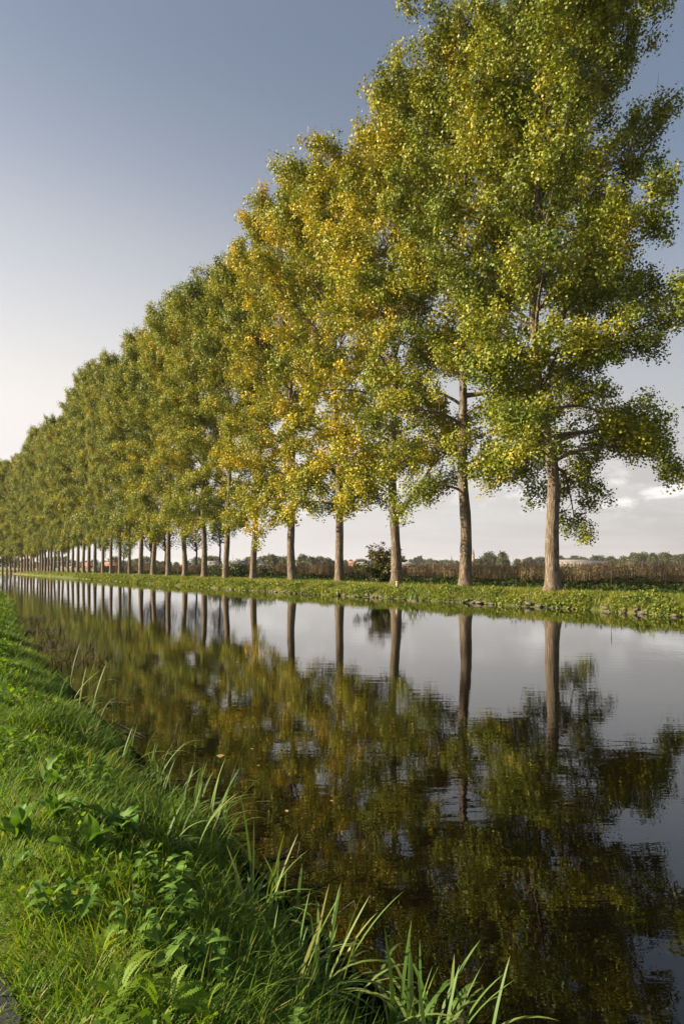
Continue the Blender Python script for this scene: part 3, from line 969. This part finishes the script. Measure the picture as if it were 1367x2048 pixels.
skyline('skyline_tree', 'tree on the hazy skyline right of the end trunk', 'skyline right of the end trunk', spread(1118, 1262, 9, 1111, 1119, 800, 1000, (1.1, 1.7)), (0.0, 0.1))
skyline('skyline_tree', 'tree in the tall wood at the right picture edge', 'wood at the right edge', spread(1266, 1385, 7, 1104, 1112, 700, 820, (0.8, 1.2), (2, 0, 2)), (0.02, 0.1))
skyline('skyline_tree', 'distant tree glimpsed between the far left trunks', 'skyline behind the far left trunks', spread(-20, 440, 17, 1112, 1124, 700, 1000, (1.1, 1.8)), (-0.02, 0.08))
skyline('skyline_tree', 'tree beside the grey shed on the skyline', 'trees by the shed', [(478, 1120, 480, 0, 1.1), (500, 1114, 520, 1, 1.4), (410, 1115, 520, 0, 1.3), (419, 1112, 510, 1, 1.0)], (0.0, 0.2))


def house(name, label, cat, px0, px1, ytop, d, wallm, roofm, roof_frac=0.45, gable_front=False, windows=3):
    X0, X1 = ray(px0, d), ray(px1, d)
    w = X1 - X0
    ht = (HOR - ytop) / FPX * d + CAMZ - 0.74
    hw = ht * (1 - roof_frac)
    dep = min(w * 0.8, 14) if not gable_front else w * 1.2
    root = tag(link(name, None, None, ((X0 + X1) / 2, d, 0.74)), label, cat)
    G = Geo(); G.box((0, 0, hw / 2 - 0.1), (w, dep, hw + 0.2))
    if gable_front:
        G.add([[-w / 2, -dep / 2, hw], [w / 2, -dep / 2, hw], [0, -dep / 2, ht - 0.1]], T=[[0, 1, 2]])
    link('wall', G.mesh('wall', [wallm]), root)
    o = 0.35
    G = Geo()
    if gable_front:
        a = [[-w / 2 - o, -dep / 2 - o, hw - 0.2], [0, -dep / 2 - o, ht], [w / 2 + o, -dep / 2 - o, hw - 0.2], [-w / 2 - o, dep / 2 + o, hw - 0.2], [0, dep / 2 + o, ht], [w / 2 + o, dep / 2 + o, hw - 0.2]]
        G.add(a, [[0, 3, 4, 1], [1, 4, 5, 2]])
    else:
        a = [[-w / 2 - o, -dep / 2 - o, hw - 0.15], [w / 2 + o, -dep / 2 - o, hw - 0.15], [w / 2 + o, 0, ht], [-w / 2 - o, 0, ht], [-w / 2 - o, dep / 2 + o, hw - 0.15], [w / 2 + o, dep / 2 + o, hw - 0.15]]
        G.add(a, [[0, 1, 2, 3], [3, 2, 5, 4]], [[0, 3, 4], [1, 5, 2]])
    link('roof', G.mesh('roof', [roofm]), root)
    for k in range(windows):
        G = Geo(); G.box((0, 0, 0), (min(1.4, w / windows * 0.5), 0.12, min(1.5, hw * 0.45)))
        link('window', G.mesh('window', [M_window]), root, ((k + 0.5) / windows * w - w / 2, -dep / 2 - 0.03, hw * 0.6))
    return root


house('farm_shed', 'long low grey shed with open bays left of the sixth trunk', 'shed', 455, 493, 1121, 430, M_shed, M_roofg, 0.4, windows=5)
house('farm_barn', 'pale gabled barn on the skyline right of the sixth trunk', 'barn', 513, 531, 1121, 440, M_wallw, M_roofg, 0.45, True, windows=1)
house('farm_house', 'pale farmhouse on the skyline behind the seventh trunk', 'house', 412, 442, 1122, 480, M_wallw, M_roofg, 0.4, windows=3)
house('red_roofed_house', 'red roofed house on the skyline right of the fourth trunk', 'house', 697, 713, 1122, 780, M_brick, M_rooft, 0.5, windows=2)
house('white_barn', 'long white barn on the skyline left of the red tipped shrub', 'barn', 714, 748, 1124, 770, M_wallw, M_roofg, 0.35, windows=4)
house('dark_barn', 'low dark barn on the skyline right of the third trunk', 'barn', 804, 830, 1124, 800, M_slate, M_roofg, 0.4, windows=2)
house('glasshouse', 'long low pale glasshouse on the skyline right of the end trunk', 'glasshouse', 1118, 1208, 1119.5, 620, M_shed, M_roofg, 0.3, windows=12)
house('brick_house', 'small reddish house on the skyline between the two end trunks', 'house', 1038, 1048, 1118, 820, M_brick, M_brick, 0.35, windows=2)
house('village_house', 'red roofed house glimpsed between far trunks', 'house', 170, 190, 1125, 560, M_brick, M_rooft, 0.5, windows=3)
house('village_house', 'long red roofed house behind the fourteenth trunk', 'house', 210, 238, 1124, 560, M_brick, M_rooft, 0.5, windows=4)


def church(label, px, ytop, d, tower_w, tower_frac, nave_len, side, nave_h):
    ht = (HOR - ytop) / FPX * d + CAMZ - 0.74
    th = ht * tower_frac
    root = tag(link('church', None, None, (ray(px, d), d, 0.74)), label, 'church')
    G = Geo(); G.box((0, 0, th / 2), (tower_w, tower_w, th))
    tower = link('tower', G.mesh('tower', [M_brick]), root)
    for k in (-1, 1):
        W = Geo(); W.box((0, 0, 0), (tower_w * 0.18, 0.1, th * 0.12))
        link('window', W.mesh('window', [M_window]), tower, (k * tower_w * 0.22, -tower_w / 2 - 0.02, th * 0.85))
    G = Geo()
    r = tower_w * 0.56
    an = np.arange(8) / 8 * 6.283 + 0.39
    V = np.concatenate([np.stack([r * np.cos(an), r * np.sin(an), np.full(8, th)], -1), [[0, 0, ht]]])
    G.add(V, T=[[k, (k + 1) % 8, 8] for k in range(8)])
    link('spire', G.mesh('spire', [M_slate]), root)
    G = Geo(); G.box((side * (tower_w / 2 + nave_len / 2), 0, nave_h * 0.3), (nave_len - 0.1, tower_w * 1.4, nave_h * 0.6))
    link('nave', G.mesh('nave', [M_brick]), root)
    x0, x1 = side * (tower_w / 2 + 0.02), side * (tower_w / 2 + nave_len)
    y = tower_w * 0.8
    G = Geo(); G.add([[x0, -y, nave_h * 0.58], [x1, -y, nave_h * 0.58], [x1 - side * 1.5, 0, nave_h], [x0, 0, nave_h], [x0, y, nave_h * 0.58], [x1, y, nave_h * 0.58]], [[0, 1, 2, 3], [3, 2, 5, 4]], [[1, 5, 2], [0, 3, 4]])
    link('roof', G.mesh('roof', [M_slate]), root)


church('brick church with tall tower and spire right of the second trunk', 945.5, 1097, 1150, 4.0, 0.68, 16, 1, 15)
church('small distant church with thin spire left of the second trunk', 902, 1108.5, 1200, 2.6, 0.5, 22, -1, 12)
root = tag(link('radio_mast', None, None, (ray(466, 900), 900, 0.74)), 'thin radio mast on the skyline left of the sixth trunk', 'mast')
G = Geo(); G.tube([[0, 0, 0], [0, 0, 10], [0, 0, 17.5]], [0.4, 0.3, 0.12], 6)
link('pole', G.mesh('pole', [M_roofg]), root)
G = Geo(); G.box((0, 0, 11), (1.2, 0.3, 0.3))
link('aerial', G.mesh('aerial', [M_roofg]), root)
# ------------------------------------------------------------------ near bank
rng = np.random.default_rng(5)
G = Geo()


def lawn(n, u0, u1, wid, hmin, hmax, segs):
    u = rng.uniform(u0, u1, n)
    nv_ = near_v(u)
    v = 0.08 + (nv_ + 0.05 - 0.08) * rng.random(n) ** 0.9
    # keep what the lens can see and a margin beside it
    X, Y = uv(u, v)[:, 0], uv(u, v)[:, 1]
    k = (Y > 1.6) & (X > -0.62 * Y - 0.6)
    u, v, nv_ = u[k], v[k], nv_[k]
    c1 = snoise(u * 2.2, v * 2.2, 71)
    c2 = snoise(u * 0.9, v * 1.2, 72)
    edge_ = np.clip((v - 0.08) / 0.25, 0.45, 1)
    wet = np.exp(-((nv_ - v) / 0.35) ** 2)
    Lh = (hmin + (hmax - hmin) * rng.random(len(u)) ** 1.5) * (1 + 0.45 * c1).clip(0.45, 1.7) * edge_ * (1 + 0.55 * wet)
    lean_dir = 2.2 + 3.4 * snoise(u * 1.6, v * 1.6, 73) + rng.normal(0, 1.2, len(u))
    tn = 0.45 + 0.16 * c2 + 0.10 * c1 + rng.normal(0, 0.13, len(u))
    tn = np.where(rng.random(len(u)) < 0.055, 1.0, tn.clip(0, 0.93))
    ribbons(G, uv(u, v, height(u, v) - 0.01), lean_dir, rng.uniform(0.85, 1.52, len(u)), rng.uniform(0.5, 2.4, len(u)), Lh, wid * rng.uniform(0.6, 1.3, len(u)), segs, tn)


lawn(56000, -0.5, 5.5, 0.0072, 0.07, 0.26, 3)
lawn(36000, 5.5, 14, 0.010, 0.08, 0.26, 3)
lawn(34000, 14, 36, 0.018, 0.10, 0.26, 2)
lawn(14000, 36, 85, 0.04, 0.12, 0.26, 2)
# long grass hanging over the water's edge
for n_, u0, u1, w_ in ((5000, -0.5, 6, 0.007), (5000, 6, 16, 0.011), (5000, 16, 45, 0.022)):
    u = rng.uniform(u0, u1, n_)
    v = near_v(u) - rng.uniform(-0.12, 0.32, n_)
    tuft = snoise(u * 3.1, v * 0.5, 91)
    k = tuft > -0.35
    u, v, tuft = u[k], v[k], tuft[k]
    ribbons(G, uv(u, v, np.maximum(height(u, v), -0.03)), 0.53 + rng.normal(0, 0.9, len(u)), rng.uniform(0.7, 1.45, len(u)), rng.uniform(0.7, 2.3, len(u)), rng.uniform(0.12, 0.32, len(u)) * (1 + 0.5 * tuft.clip(0, 1)), w_ * rng.uniform(0.7, 1.3, len(u)), 3,
            np.where(rng.random(len(u)) < 0.10, 1.0, (0.4 + 0.2 * tuft + rng.normal(0, 0.13, len(u))).clip(0, 0.9)))
# small round-leaved herbs among the grass
u = rng.uniform(-0.5, 30, 30000)
v = 0.3 + (near_v(u) - 0.3) * rng.random(len(u))
k = snoise(u * 1.9, v * 2.3, 81) > 0.12
u, v = u[k], v[k]
kites(G, uv(u, v, height(u, v) + rng.random(len(u)) * 0.13 + 0.01), rng.uniform(0.02, 0.05, len(u)) * (1 + u / 22), rng, (0.42 + rng.normal(0, 0.15, len(u))).clip(0, 0.9), nrm=np.tile([0.0, 0.0, 1.6], (len(u), 1)))
tag(link('grass', G.mesh('grass', [M_grass])), 'lush green grass covering the near canal bank', 'grass', kind='stuff')


# --- sedge tufts: every long blade is a part
blade_meshes = []
for k in range(14):
    S = Geo()
    ribbons(S, [0, 0, 0], 0.0, rng.uniform(1.25, 1.5), [0.3, 0.9, 1.5, 2.0, 2.5, 3.0][k % 6] * rng.uniform(0.8, 1.2), 1.0, 0.021, 9, 0.3 + 0.65 * rng.random() ** 1.5 if k != 13 else 1.0, belly=0.75)
    Vb = np.concatenate(S.V)
    # keel the blade
    blade_meshes.append(S.mesh('blade', [M_sedge], True))


def sedge(label, px, py, zz, n, lmin, lmax, spread_=0.12):
    c = on_ground(px, py, zz)
    u, v = to_uv(c[0], c[1])
    c[2] = max(float(height(u, v)), -0.05)
    root = tag(link('sedge_tuft', None, None, c), label, 'sedge', 'sedge tufts at the near waterline')
    for k in range(n):
        L = rng.uniform(lmin, lmax)
        mi = rng.integers(13) if rng.random() > 0.03 else 13
        link('blade', blade_meshes[mi], root, (rng.normal(0, spread_), rng.normal(0, spread_), -0.02), (rng.normal(0, 0.06), rng.normal(0, 0.06), rng.uniform(-1.0, 2.2) if rng.random() < 0.7 else rng.uniform(0, 6.283)), (L, rng.uniform(0.42, 0.85), L))


for args in [('upright sedge tuft in front of the floating reed stems', 500, 1830, 0.1, 60, 0.3, 0.7, 0.12),
             ('arching broad sedge clump beside the bent twig near the bottom edge', 620, 1960, 0.12, 75, 0.35, 0.65, 0.13),
             ('sedge tuft leaning over black water at the bottom edge', 820, 2075, 0.05, 55, 0.3, 0.58, 0.11),
             ('sedge tuft beside the fallen leaf at the lower bank corner', 905, 2085, 0.03, 14, 0.3, 0.5, 0.08),
             ('sedge clump below the broken reed stalks', 395, 1650, 0.1, 60, 0.3, 0.7, 0.17),
             ('sedge tuft next to the tall thin reed stalks midway along the bank', 300, 1560, 0.2, 42, 0.3, 0.6, 0.2),
             ('sedge clump with drooping pale blades beyond the dock leaves', 255, 1500, 0.2, 40, 0.3, 0.65, 0.22),
             ('far sedge clump on the bank shoulder by the withered water plants', 165, 1400, 0.2, 20, 0.4, 0.8, 0.3),
             ('sedge tuft at the waterline by the withered plants', 140, 1345, 0.2, 12, 0.4, 0.8, 0.3),
             ('slender sedge between the dock plants and the water', 330, 1700, 0.25, 26, 0.25, 0.5, 0.12)]:
    sedge(*args)


# --- broad dock leaves
def dock_leaf_mesh(seed, width, curl):
    r = np.random.default_rng(seed)
    n, k = 12, 7
    V = []
    for i in range(n + 1):
        t = i / n
        w = width * (math.sin(math.pi * min(1, 0.04 + t * 0.96) ** 0.72) ** 0.8) if i < n else 0.002
        e = 0.9 - curl * t
        x = sum(math.cos(0.9 - curl * q_ / n) / n for q_ in range(i))
        zz = sum(math.sin(0.9 - curl * q_ / n) / n for q_ in range(i))
        for j in range(k):
            s = (j / (k - 1) - 0.5) * 2
            wave = 0.035 * math.sin(t * 15 + seed + (2 if s > 0 else 0)) * abs(s) ** 2
            V.append([x - math.sin(e) * (0.10 * abs(s) * 0 + wave), s * w * 0.5, zz + math.cos(e) * (wave + 0.16 * width * abs(s) ** 1.2 - (0.012 if j == k // 2 else 0))])
    Q = [[i * k + j, (i + 1) * k + j, (i + 1) * k + j + 1, i * k + j + 1] for i in range(n) for j in range(k - 1)]
    S = Geo()
    S.add(np.array(V), Q, a=r.uniform(0.2, 0.8))
    # pale midrib
    S.tube(np.array([V[i * k + k // 2] for i in range(n)]) - [0, 0, 0.004], 0.011 * (1 - 0.85 * np.linspace(0, 1, n)), 4, a=1.0)
    return S.mesh('leaf', [M_dock], True)


dock_leaves = [dock_leaf_mesh(s, [0.36, 0.42, 0.46, 0.34, 0.4][s % 5], [1.1, 1.7, 0.5, 2.1, 1.4][s % 5]) for s in range(5)]


def dock(label, px, py, n, size, up=1.0):
    c = on_ground(px, py, 0.5)
    u, v = to_uv(c[0], c[1])
    c[2] = float(height(u, v)) + 0.02
    root = tag(link('dock_plant', None, None, c), label, 'plant', 'broad leaved docks on the near bank')
    for k in range(n):
        s = 0.72 * size * rng.uniform(0.65, 1.15)
        link('leaf', dock_leaves[rng.integers(5)], root, (rng.normal(0, 0.03), rng.normal(0, 0.03), 0.03), (rng.normal(0, 0.12), rng.normal(-0.25 * up, 0.2), k * 2.4 + rng.normal(0, 0.3)), (s, s, s))


for args in [('dock plant with one big upright broad leaf among the grass', 185, 1700, 6, 0.34, 1.2),
             ('dock plant with drooping grey green leaves at the left picture edge', 35, 1690, 7, 0.32),
             ('dock plant with wavy leaves left of the big upright leaf', 110, 1640, 7, 0.30),
             ('dock plant with a long leaf bending towards the water', 235, 1640, 6, 0.38),
             ('small dock with two rounded leaves near the sedge', 285, 1665, 4, 0.24),
             ('dock plant with sunlit leaves on the bank shoulder', 95, 1575, 7, 0.36),
             ('dock plant half hidden beside the path edge', 20, 1760, 4, 0.26),
             ('dock plant under the sedge near the bottom edge', 545, 2040, 4, 0.24),
             ('low dock leaves beneath the nettles', 300, 1870, 3, 0.22)]:
    dock(*args)


# --- nettles: stem with opposite toothed leaves
def toothed_leaf(name, ln, wd, tint, mat, teeth=7):
    L, R, M_ = [], [], []
    for i in range(teeth * 2 + 1):
        t = i / (teeth * 2)
        w = wd * 0.5 * math.sin(math.pi * (0.08 + 0.92 * t) ** 0.62) * (1.12 if i % 2 else 0.86)
        if i == teeth * 2:
            w = 0.0005
        zz = -0.35 * ln * t * t
        L.append([t * ln, w, zz + w * 0.3]); R.append([t * ln, -w, zz + w * 0.3]); M_.append([t * ln, 0, zz])
    n = len(L)
    V = np.array(L + M_ + R)
    Q = [[i, i + 1, n + i + 1, n + i] for i in range(n - 1)] + [[n + i, n + i + 1, 2 * n + i + 1, 2 * n + i] for i in range(n - 1)]
    S = Geo(); S.add(V, Q, a=tint)
    return S.mesh(name, [mat])


nettle_leaves = [toothed_leaf('leaf', 0.085, 0.055, t, M_dock) for t in (0.3, 0.6, 0.9)]


def nettle(label, px, py, hgt):
    c = on_ground(px, py, 0.45)
    u, v = to_uv(c[0], c[1])
    c[2] = float(height(u, v))
    root = tag(link('nettle_plant', None, None, c), label, 'plant', 'nettles on the near bank')
    for s in range(3):
        off = rng.normal(0, 0.05, 2)
        tip = np.array([off[0] * 2, off[1] * 2, hgt * rng.uniform(0.75, 1.05)])
        S = Geo(); S.tube([[off[0], off[1], 0], tip * 0.5 + [off[0] * .3, off[1] * .3, 0], tip], [0.004, 0.0035, 0.002], 4, a=0.8)
        link('stem', S.mesh('stem', [M_dock]), root)
        az = rng.uniform(0, 3)
        for w in range(6):
            t = 0.35 + 0.65 * w / 5
            pp_ = np.array([off[0] + (tip[0] - off[0]) * t, off[1] + (tip[1] - off[1]) * t, tip[2] * t])
            az += math.pi / 2
            sc_ = (1.15 - 0.6 * t) * rng.uniform(0.9, 1.25)
            for k in (0, math.pi):
                link('leaf', nettle_leaves[rng.integers(3)], root, pp_, (rng.normal(0, 0.15), rng.uniform(-0.2, 0.35), az + k), (sc_, sc_, sc_))


for k, (px, py, hh2, lab) in enumerate([(330, 1800, 0.26, 'nettle in the middle of the foreground grass'), (375, 1790, 0.28, 'nettle left of the upright sedge tuft'),
                                        (300, 1760, 0.24, 'nettle below the small rounded dock leaves'), (455, 1880, 0.3, 'tall nettle before the upright sedge tuft'),
                                        (425, 1890, 0.24, 'shorter nettle beside the tall one in front of the sedge'), (600, 2060, 0.22, 'nettle at the bottom edge under the arching sedge'),
                                        (690, 1920, 0.26, 'nettle overhanging the water by the bent twig'), (180, 1560, 0.3, 'pale nettle on the sunlit bank shoulder'),
                                        (215, 1545, 0.3, 'nettle near the drooping pale sedge'), (545, 1990, 0.22, 'low nettle left of the arching sedge'),
                                        (120, 1870, 0.2, 'nettle beside the tarmac path edge'), (250, 1930, 0.2, 'nettle among the feathery leaves')]):
    nettle(lab, px, py, hh2)


# --- feathery silverweed leaves at the bottom of the picture
def feather_leaf():
    S = Geo()
    n = 11
    for i in range(n):
        t = 0.18 + 0.8 * i / (n - 1)
        x, zz = t * 0.2 * math.cos(0.5 * t), 0.2 * (0.75 * t - 0.62 * t * t)
        ln = 0.046 * math.sin(math.pi * (0.12 + 0.8 * t)) ** 0.8
        for sgn in (-1, 1):
            d = np.array([0.45, sgn * 0.9, 0.12])
            w = np.array([0.009, -sgn * 0.004, 0])
            p0 = np.array([x, 0, zz])
            S.add([p0, p0 + d * ln * 0.5 + w, p0 + d * ln, p0 + d * ln * 0.5 - w], [[0, 1, 2, 3]], a=0.55)
    S.tube([[0, 0, 0], [0.1, 0, 0.044], [0.18, 0, 0.03]], [0.002, 0.0016, 0.0008], 3, a=0.9)
    return S.mesh('leaf', [M_grass])


fl_mesh = feather_leaf()
for k, (px, py, n, lab) in enumerate([(330, 2030, 9, 'feathery leaved plant at the bottom edge, middle of three'), (395, 2045, 8, 'feathery leaved plant at the bottom edge, toward the water'),
                                      (235, 2020, 9, 'feathery leaved plant at the bottom edge, toward the path'), (340, 1985, 7, 'feathery leaved plant just above the bottom row'), (200, 1950, 6, 'feathery leaved plant near the path edge grass')]):
    c = on_ground(px, py, 0.5)
    c[2] = float(height(*to_uv(c[0], c[1]))) + 0.05
    root = tag(link('silverweed', None, None, c), lab, 'plant', 'feathery silverweeds')
    for j in range(n):
        s = 0.62 * rng.uniform(0.7, 1.2)
        link('leaf', fl_mesh, root, (rng.normal(0, 0.03), rng.normal(0, 0.03), rng.uniform(0.02, 0.1)), (rng.normal(0, 0.2), -rng.uniform(0.2, 0.9), j * 2.4), (s, s, s))


# --- dead stems and leaves on the water
def stem(name, label, pts, r, cat='reed stem', group=None):
    P = np.array([on_ground(x, y, 0.0) + [0, 0, h] for (x, y, h) in pts])
    S = Geo()
    b0 = P[0].copy()
    S.tube(P - b0, np.linspace(r, r * 0.5, len(P)), 5, cap=True)
    tag(link(name, S.mesh(name, [M_twig], True), None, b0), label, cat, group)


stem('bent_twig', 'bent brown twig with broken tip above the water by the sedge', [(590, 1880, 0.01), (650, 1868, 0.05), (690, 1850, 0.10), (708, 1846, 0.13), (711, 1856, 0.10)], 0.006, 'twig')
stem('bent_twig', 'bent brown twig at the bottom corner of the bank', [(880, 2050, 0.02), (925, 2048, 0.04), (962, 2030, 0.07), (972, 2042, 0.04)], 0.008, 'twig')
stem('bent_twig', 'folded reed stalk poking above the water near the sedge clump', [(395, 1650, 0.0), (430, 1640, 0.02), (455, 1632, 0.05), (463, 1618, 0.10), (474, 1628, 0.01)], 0.006, 'twig')
stem('bent_twig', 'broken reed stalk with a right angled tip by the upright sedge', [(535, 1725, 0.0), (570, 1712, 0.02), (596, 1700, 0.06), (600, 1702, 0.06), (594, 1716, 0.0)], 0.007, 'twig')
for k, (x0, y0, x1, y1) in enumerate([(400, 1668, 560, 1642), (420, 1662, 520, 1655), (425, 1676, 500, 1670), (430, 1684, 520, 1676), (520, 1720, 620, 1700), (545, 1760, 660, 1730), (560, 1775, 640, 1770), (600, 1790, 690, 1745), (380, 1600, 440, 1590), (350, 1560, 433, 1557), (520, 1740, 600, 1742), (420, 1640, 480, 1628)]):
    stem('dead_reed_stem', 'thin dead reed stem lying on the water beside the near bank', [(x0, y0, 0.006), ((x0 + x1) / 2, (y0 + y1) / 2 + 2, 0.01), (x1, y1, 0.008)], rng.uniform(0.003, 0.006), 'reed stem', 'dead reed stems floating by the near bank')
for k, (x0, y0, x1, y1) in enumerate([(235, 1448, 290, 1475), (232, 1457, 285, 1478), (240, 1465, 300, 1470), (225, 1405, 262, 1408), (215, 1412, 250, 1402), (105, 1300, 130, 1302)]):
    stem('dead_reed_stem', 'pale dead reed stem floating off the bank shoulder', [(x0, y0, 0.006), ((x0 + x1) / 2, (y0 + y1) / 2 + 1, 0.02), (x1, y1, 0.01)], 0.009, 'reed stem', 'pale dead stems off the bank shoulder')
for k, (x, y, h, dx) in enumerate([(150, 1312, 0.32, 9), (345, 1500, 0.3, 12), (360, 1510, 0.35, 3), (270, 1447, 0.3, 14), (352, 1498, 0.22, -4), (268, 1400, 0.25, 5), (240, 1410, 0.22, 3)]):
    stem('standing_stalk', 'withered stalk standing in the shallow water', [(x, y, -0.02), (x + dx * 0.4, y, h * 0.6), (x + dx, y, h)], 0.006, 'stalk', 'withered stalks in the shallows')

# withered water plants along the shoulder
for k, (x, y, n) in enumerate([(75, 1265, 260), (95, 1295, 300), (125, 1325, 220), (60, 1240, 200)]):
    c = on_ground(x, y, 0.0)
    S = Geo()
    m_ = n
    ribbons(S, np.stack([rng.normal(0, 0.5, m_), rng.normal(0, 0.9, m_), np.zeros(m_)], -1), rng.uniform(0, 6.283, m_), rng.uniform(0.2, 1.4, m_), rng.uniform(0.2, 1.5, m_), rng.uniform(0.12, 0.4, m_), 0.02, 2, 0.5)
    tag(link('withered_plant', S.mesh('withered_plant', [M_twig]), None, c), ['withered brown water plants nearest the bend of the near bank', 'withered brown water plants below the bank shoulder', 'withered water plants closest to the sedge tuft', 'withered water plants farthest along the near bank'][k], 'water plant', kind='stuff')

M_fallen = leafy('fallen_leaf', [(0.0, (0.30, 0.20, 0.07)), (1.0, (0.45, 0.34, 0.18))], trans=0.2)
for k, (x, y, s) in enumerate([(441, 1508, 0.16), (375, 1612, 0.06), (575, 1624, 0.06), (700, 1950, 0.05), (745, 1900, 0.04), (930, 2032, 0.09), (500, 1497, 0.05), (515, 1532, 0.05), (660, 1600, 0.05)]):
    c = on_ground(x, y, 0.006)
    S = Geo(); S.add([[0, 0, 0], [0.45, 0.3, 0.04], [1, 0, 0.02], [0.5, -0.28, 0.05]], [[0, 1, 2, 3]], a=rng.random())
    tag(link('fallen_leaf', S.mesh('fallen_leaf', [M_fallen]), None, c, (0, 0, rng.uniform(0, 6)), (s, s, s)), 'pale fallen leaf floating on the dark water', 'leaf', 'fallen leaves floating on the canal')

# ------------------------------------------------------------------ thin evening haze over the fields
M_haze = bpy.data.materials.new('haze')
M_haze.use_nodes = True
hn = M_haze.node_tree
hn.nodes.remove(hn.nodes['Principled BSDF'])
pv_ = hn.nodes.new('ShaderNodeVolumePrincipled')
pv_.inputs['Color'].default_value = (0.94, 0.95, 1.0, 1)
pv_.inputs['Density'].default_value = 0.00007
hn.links.new(pv_.outputs[0], hn.nodes['Material Output'].inputs['Volume'])
G = Geo()
G.box((0, 0, 21.5), (13600, 13600, 46.0))
tag(link('haze', G.mesh('haze', [M_haze])), kind='stuff')
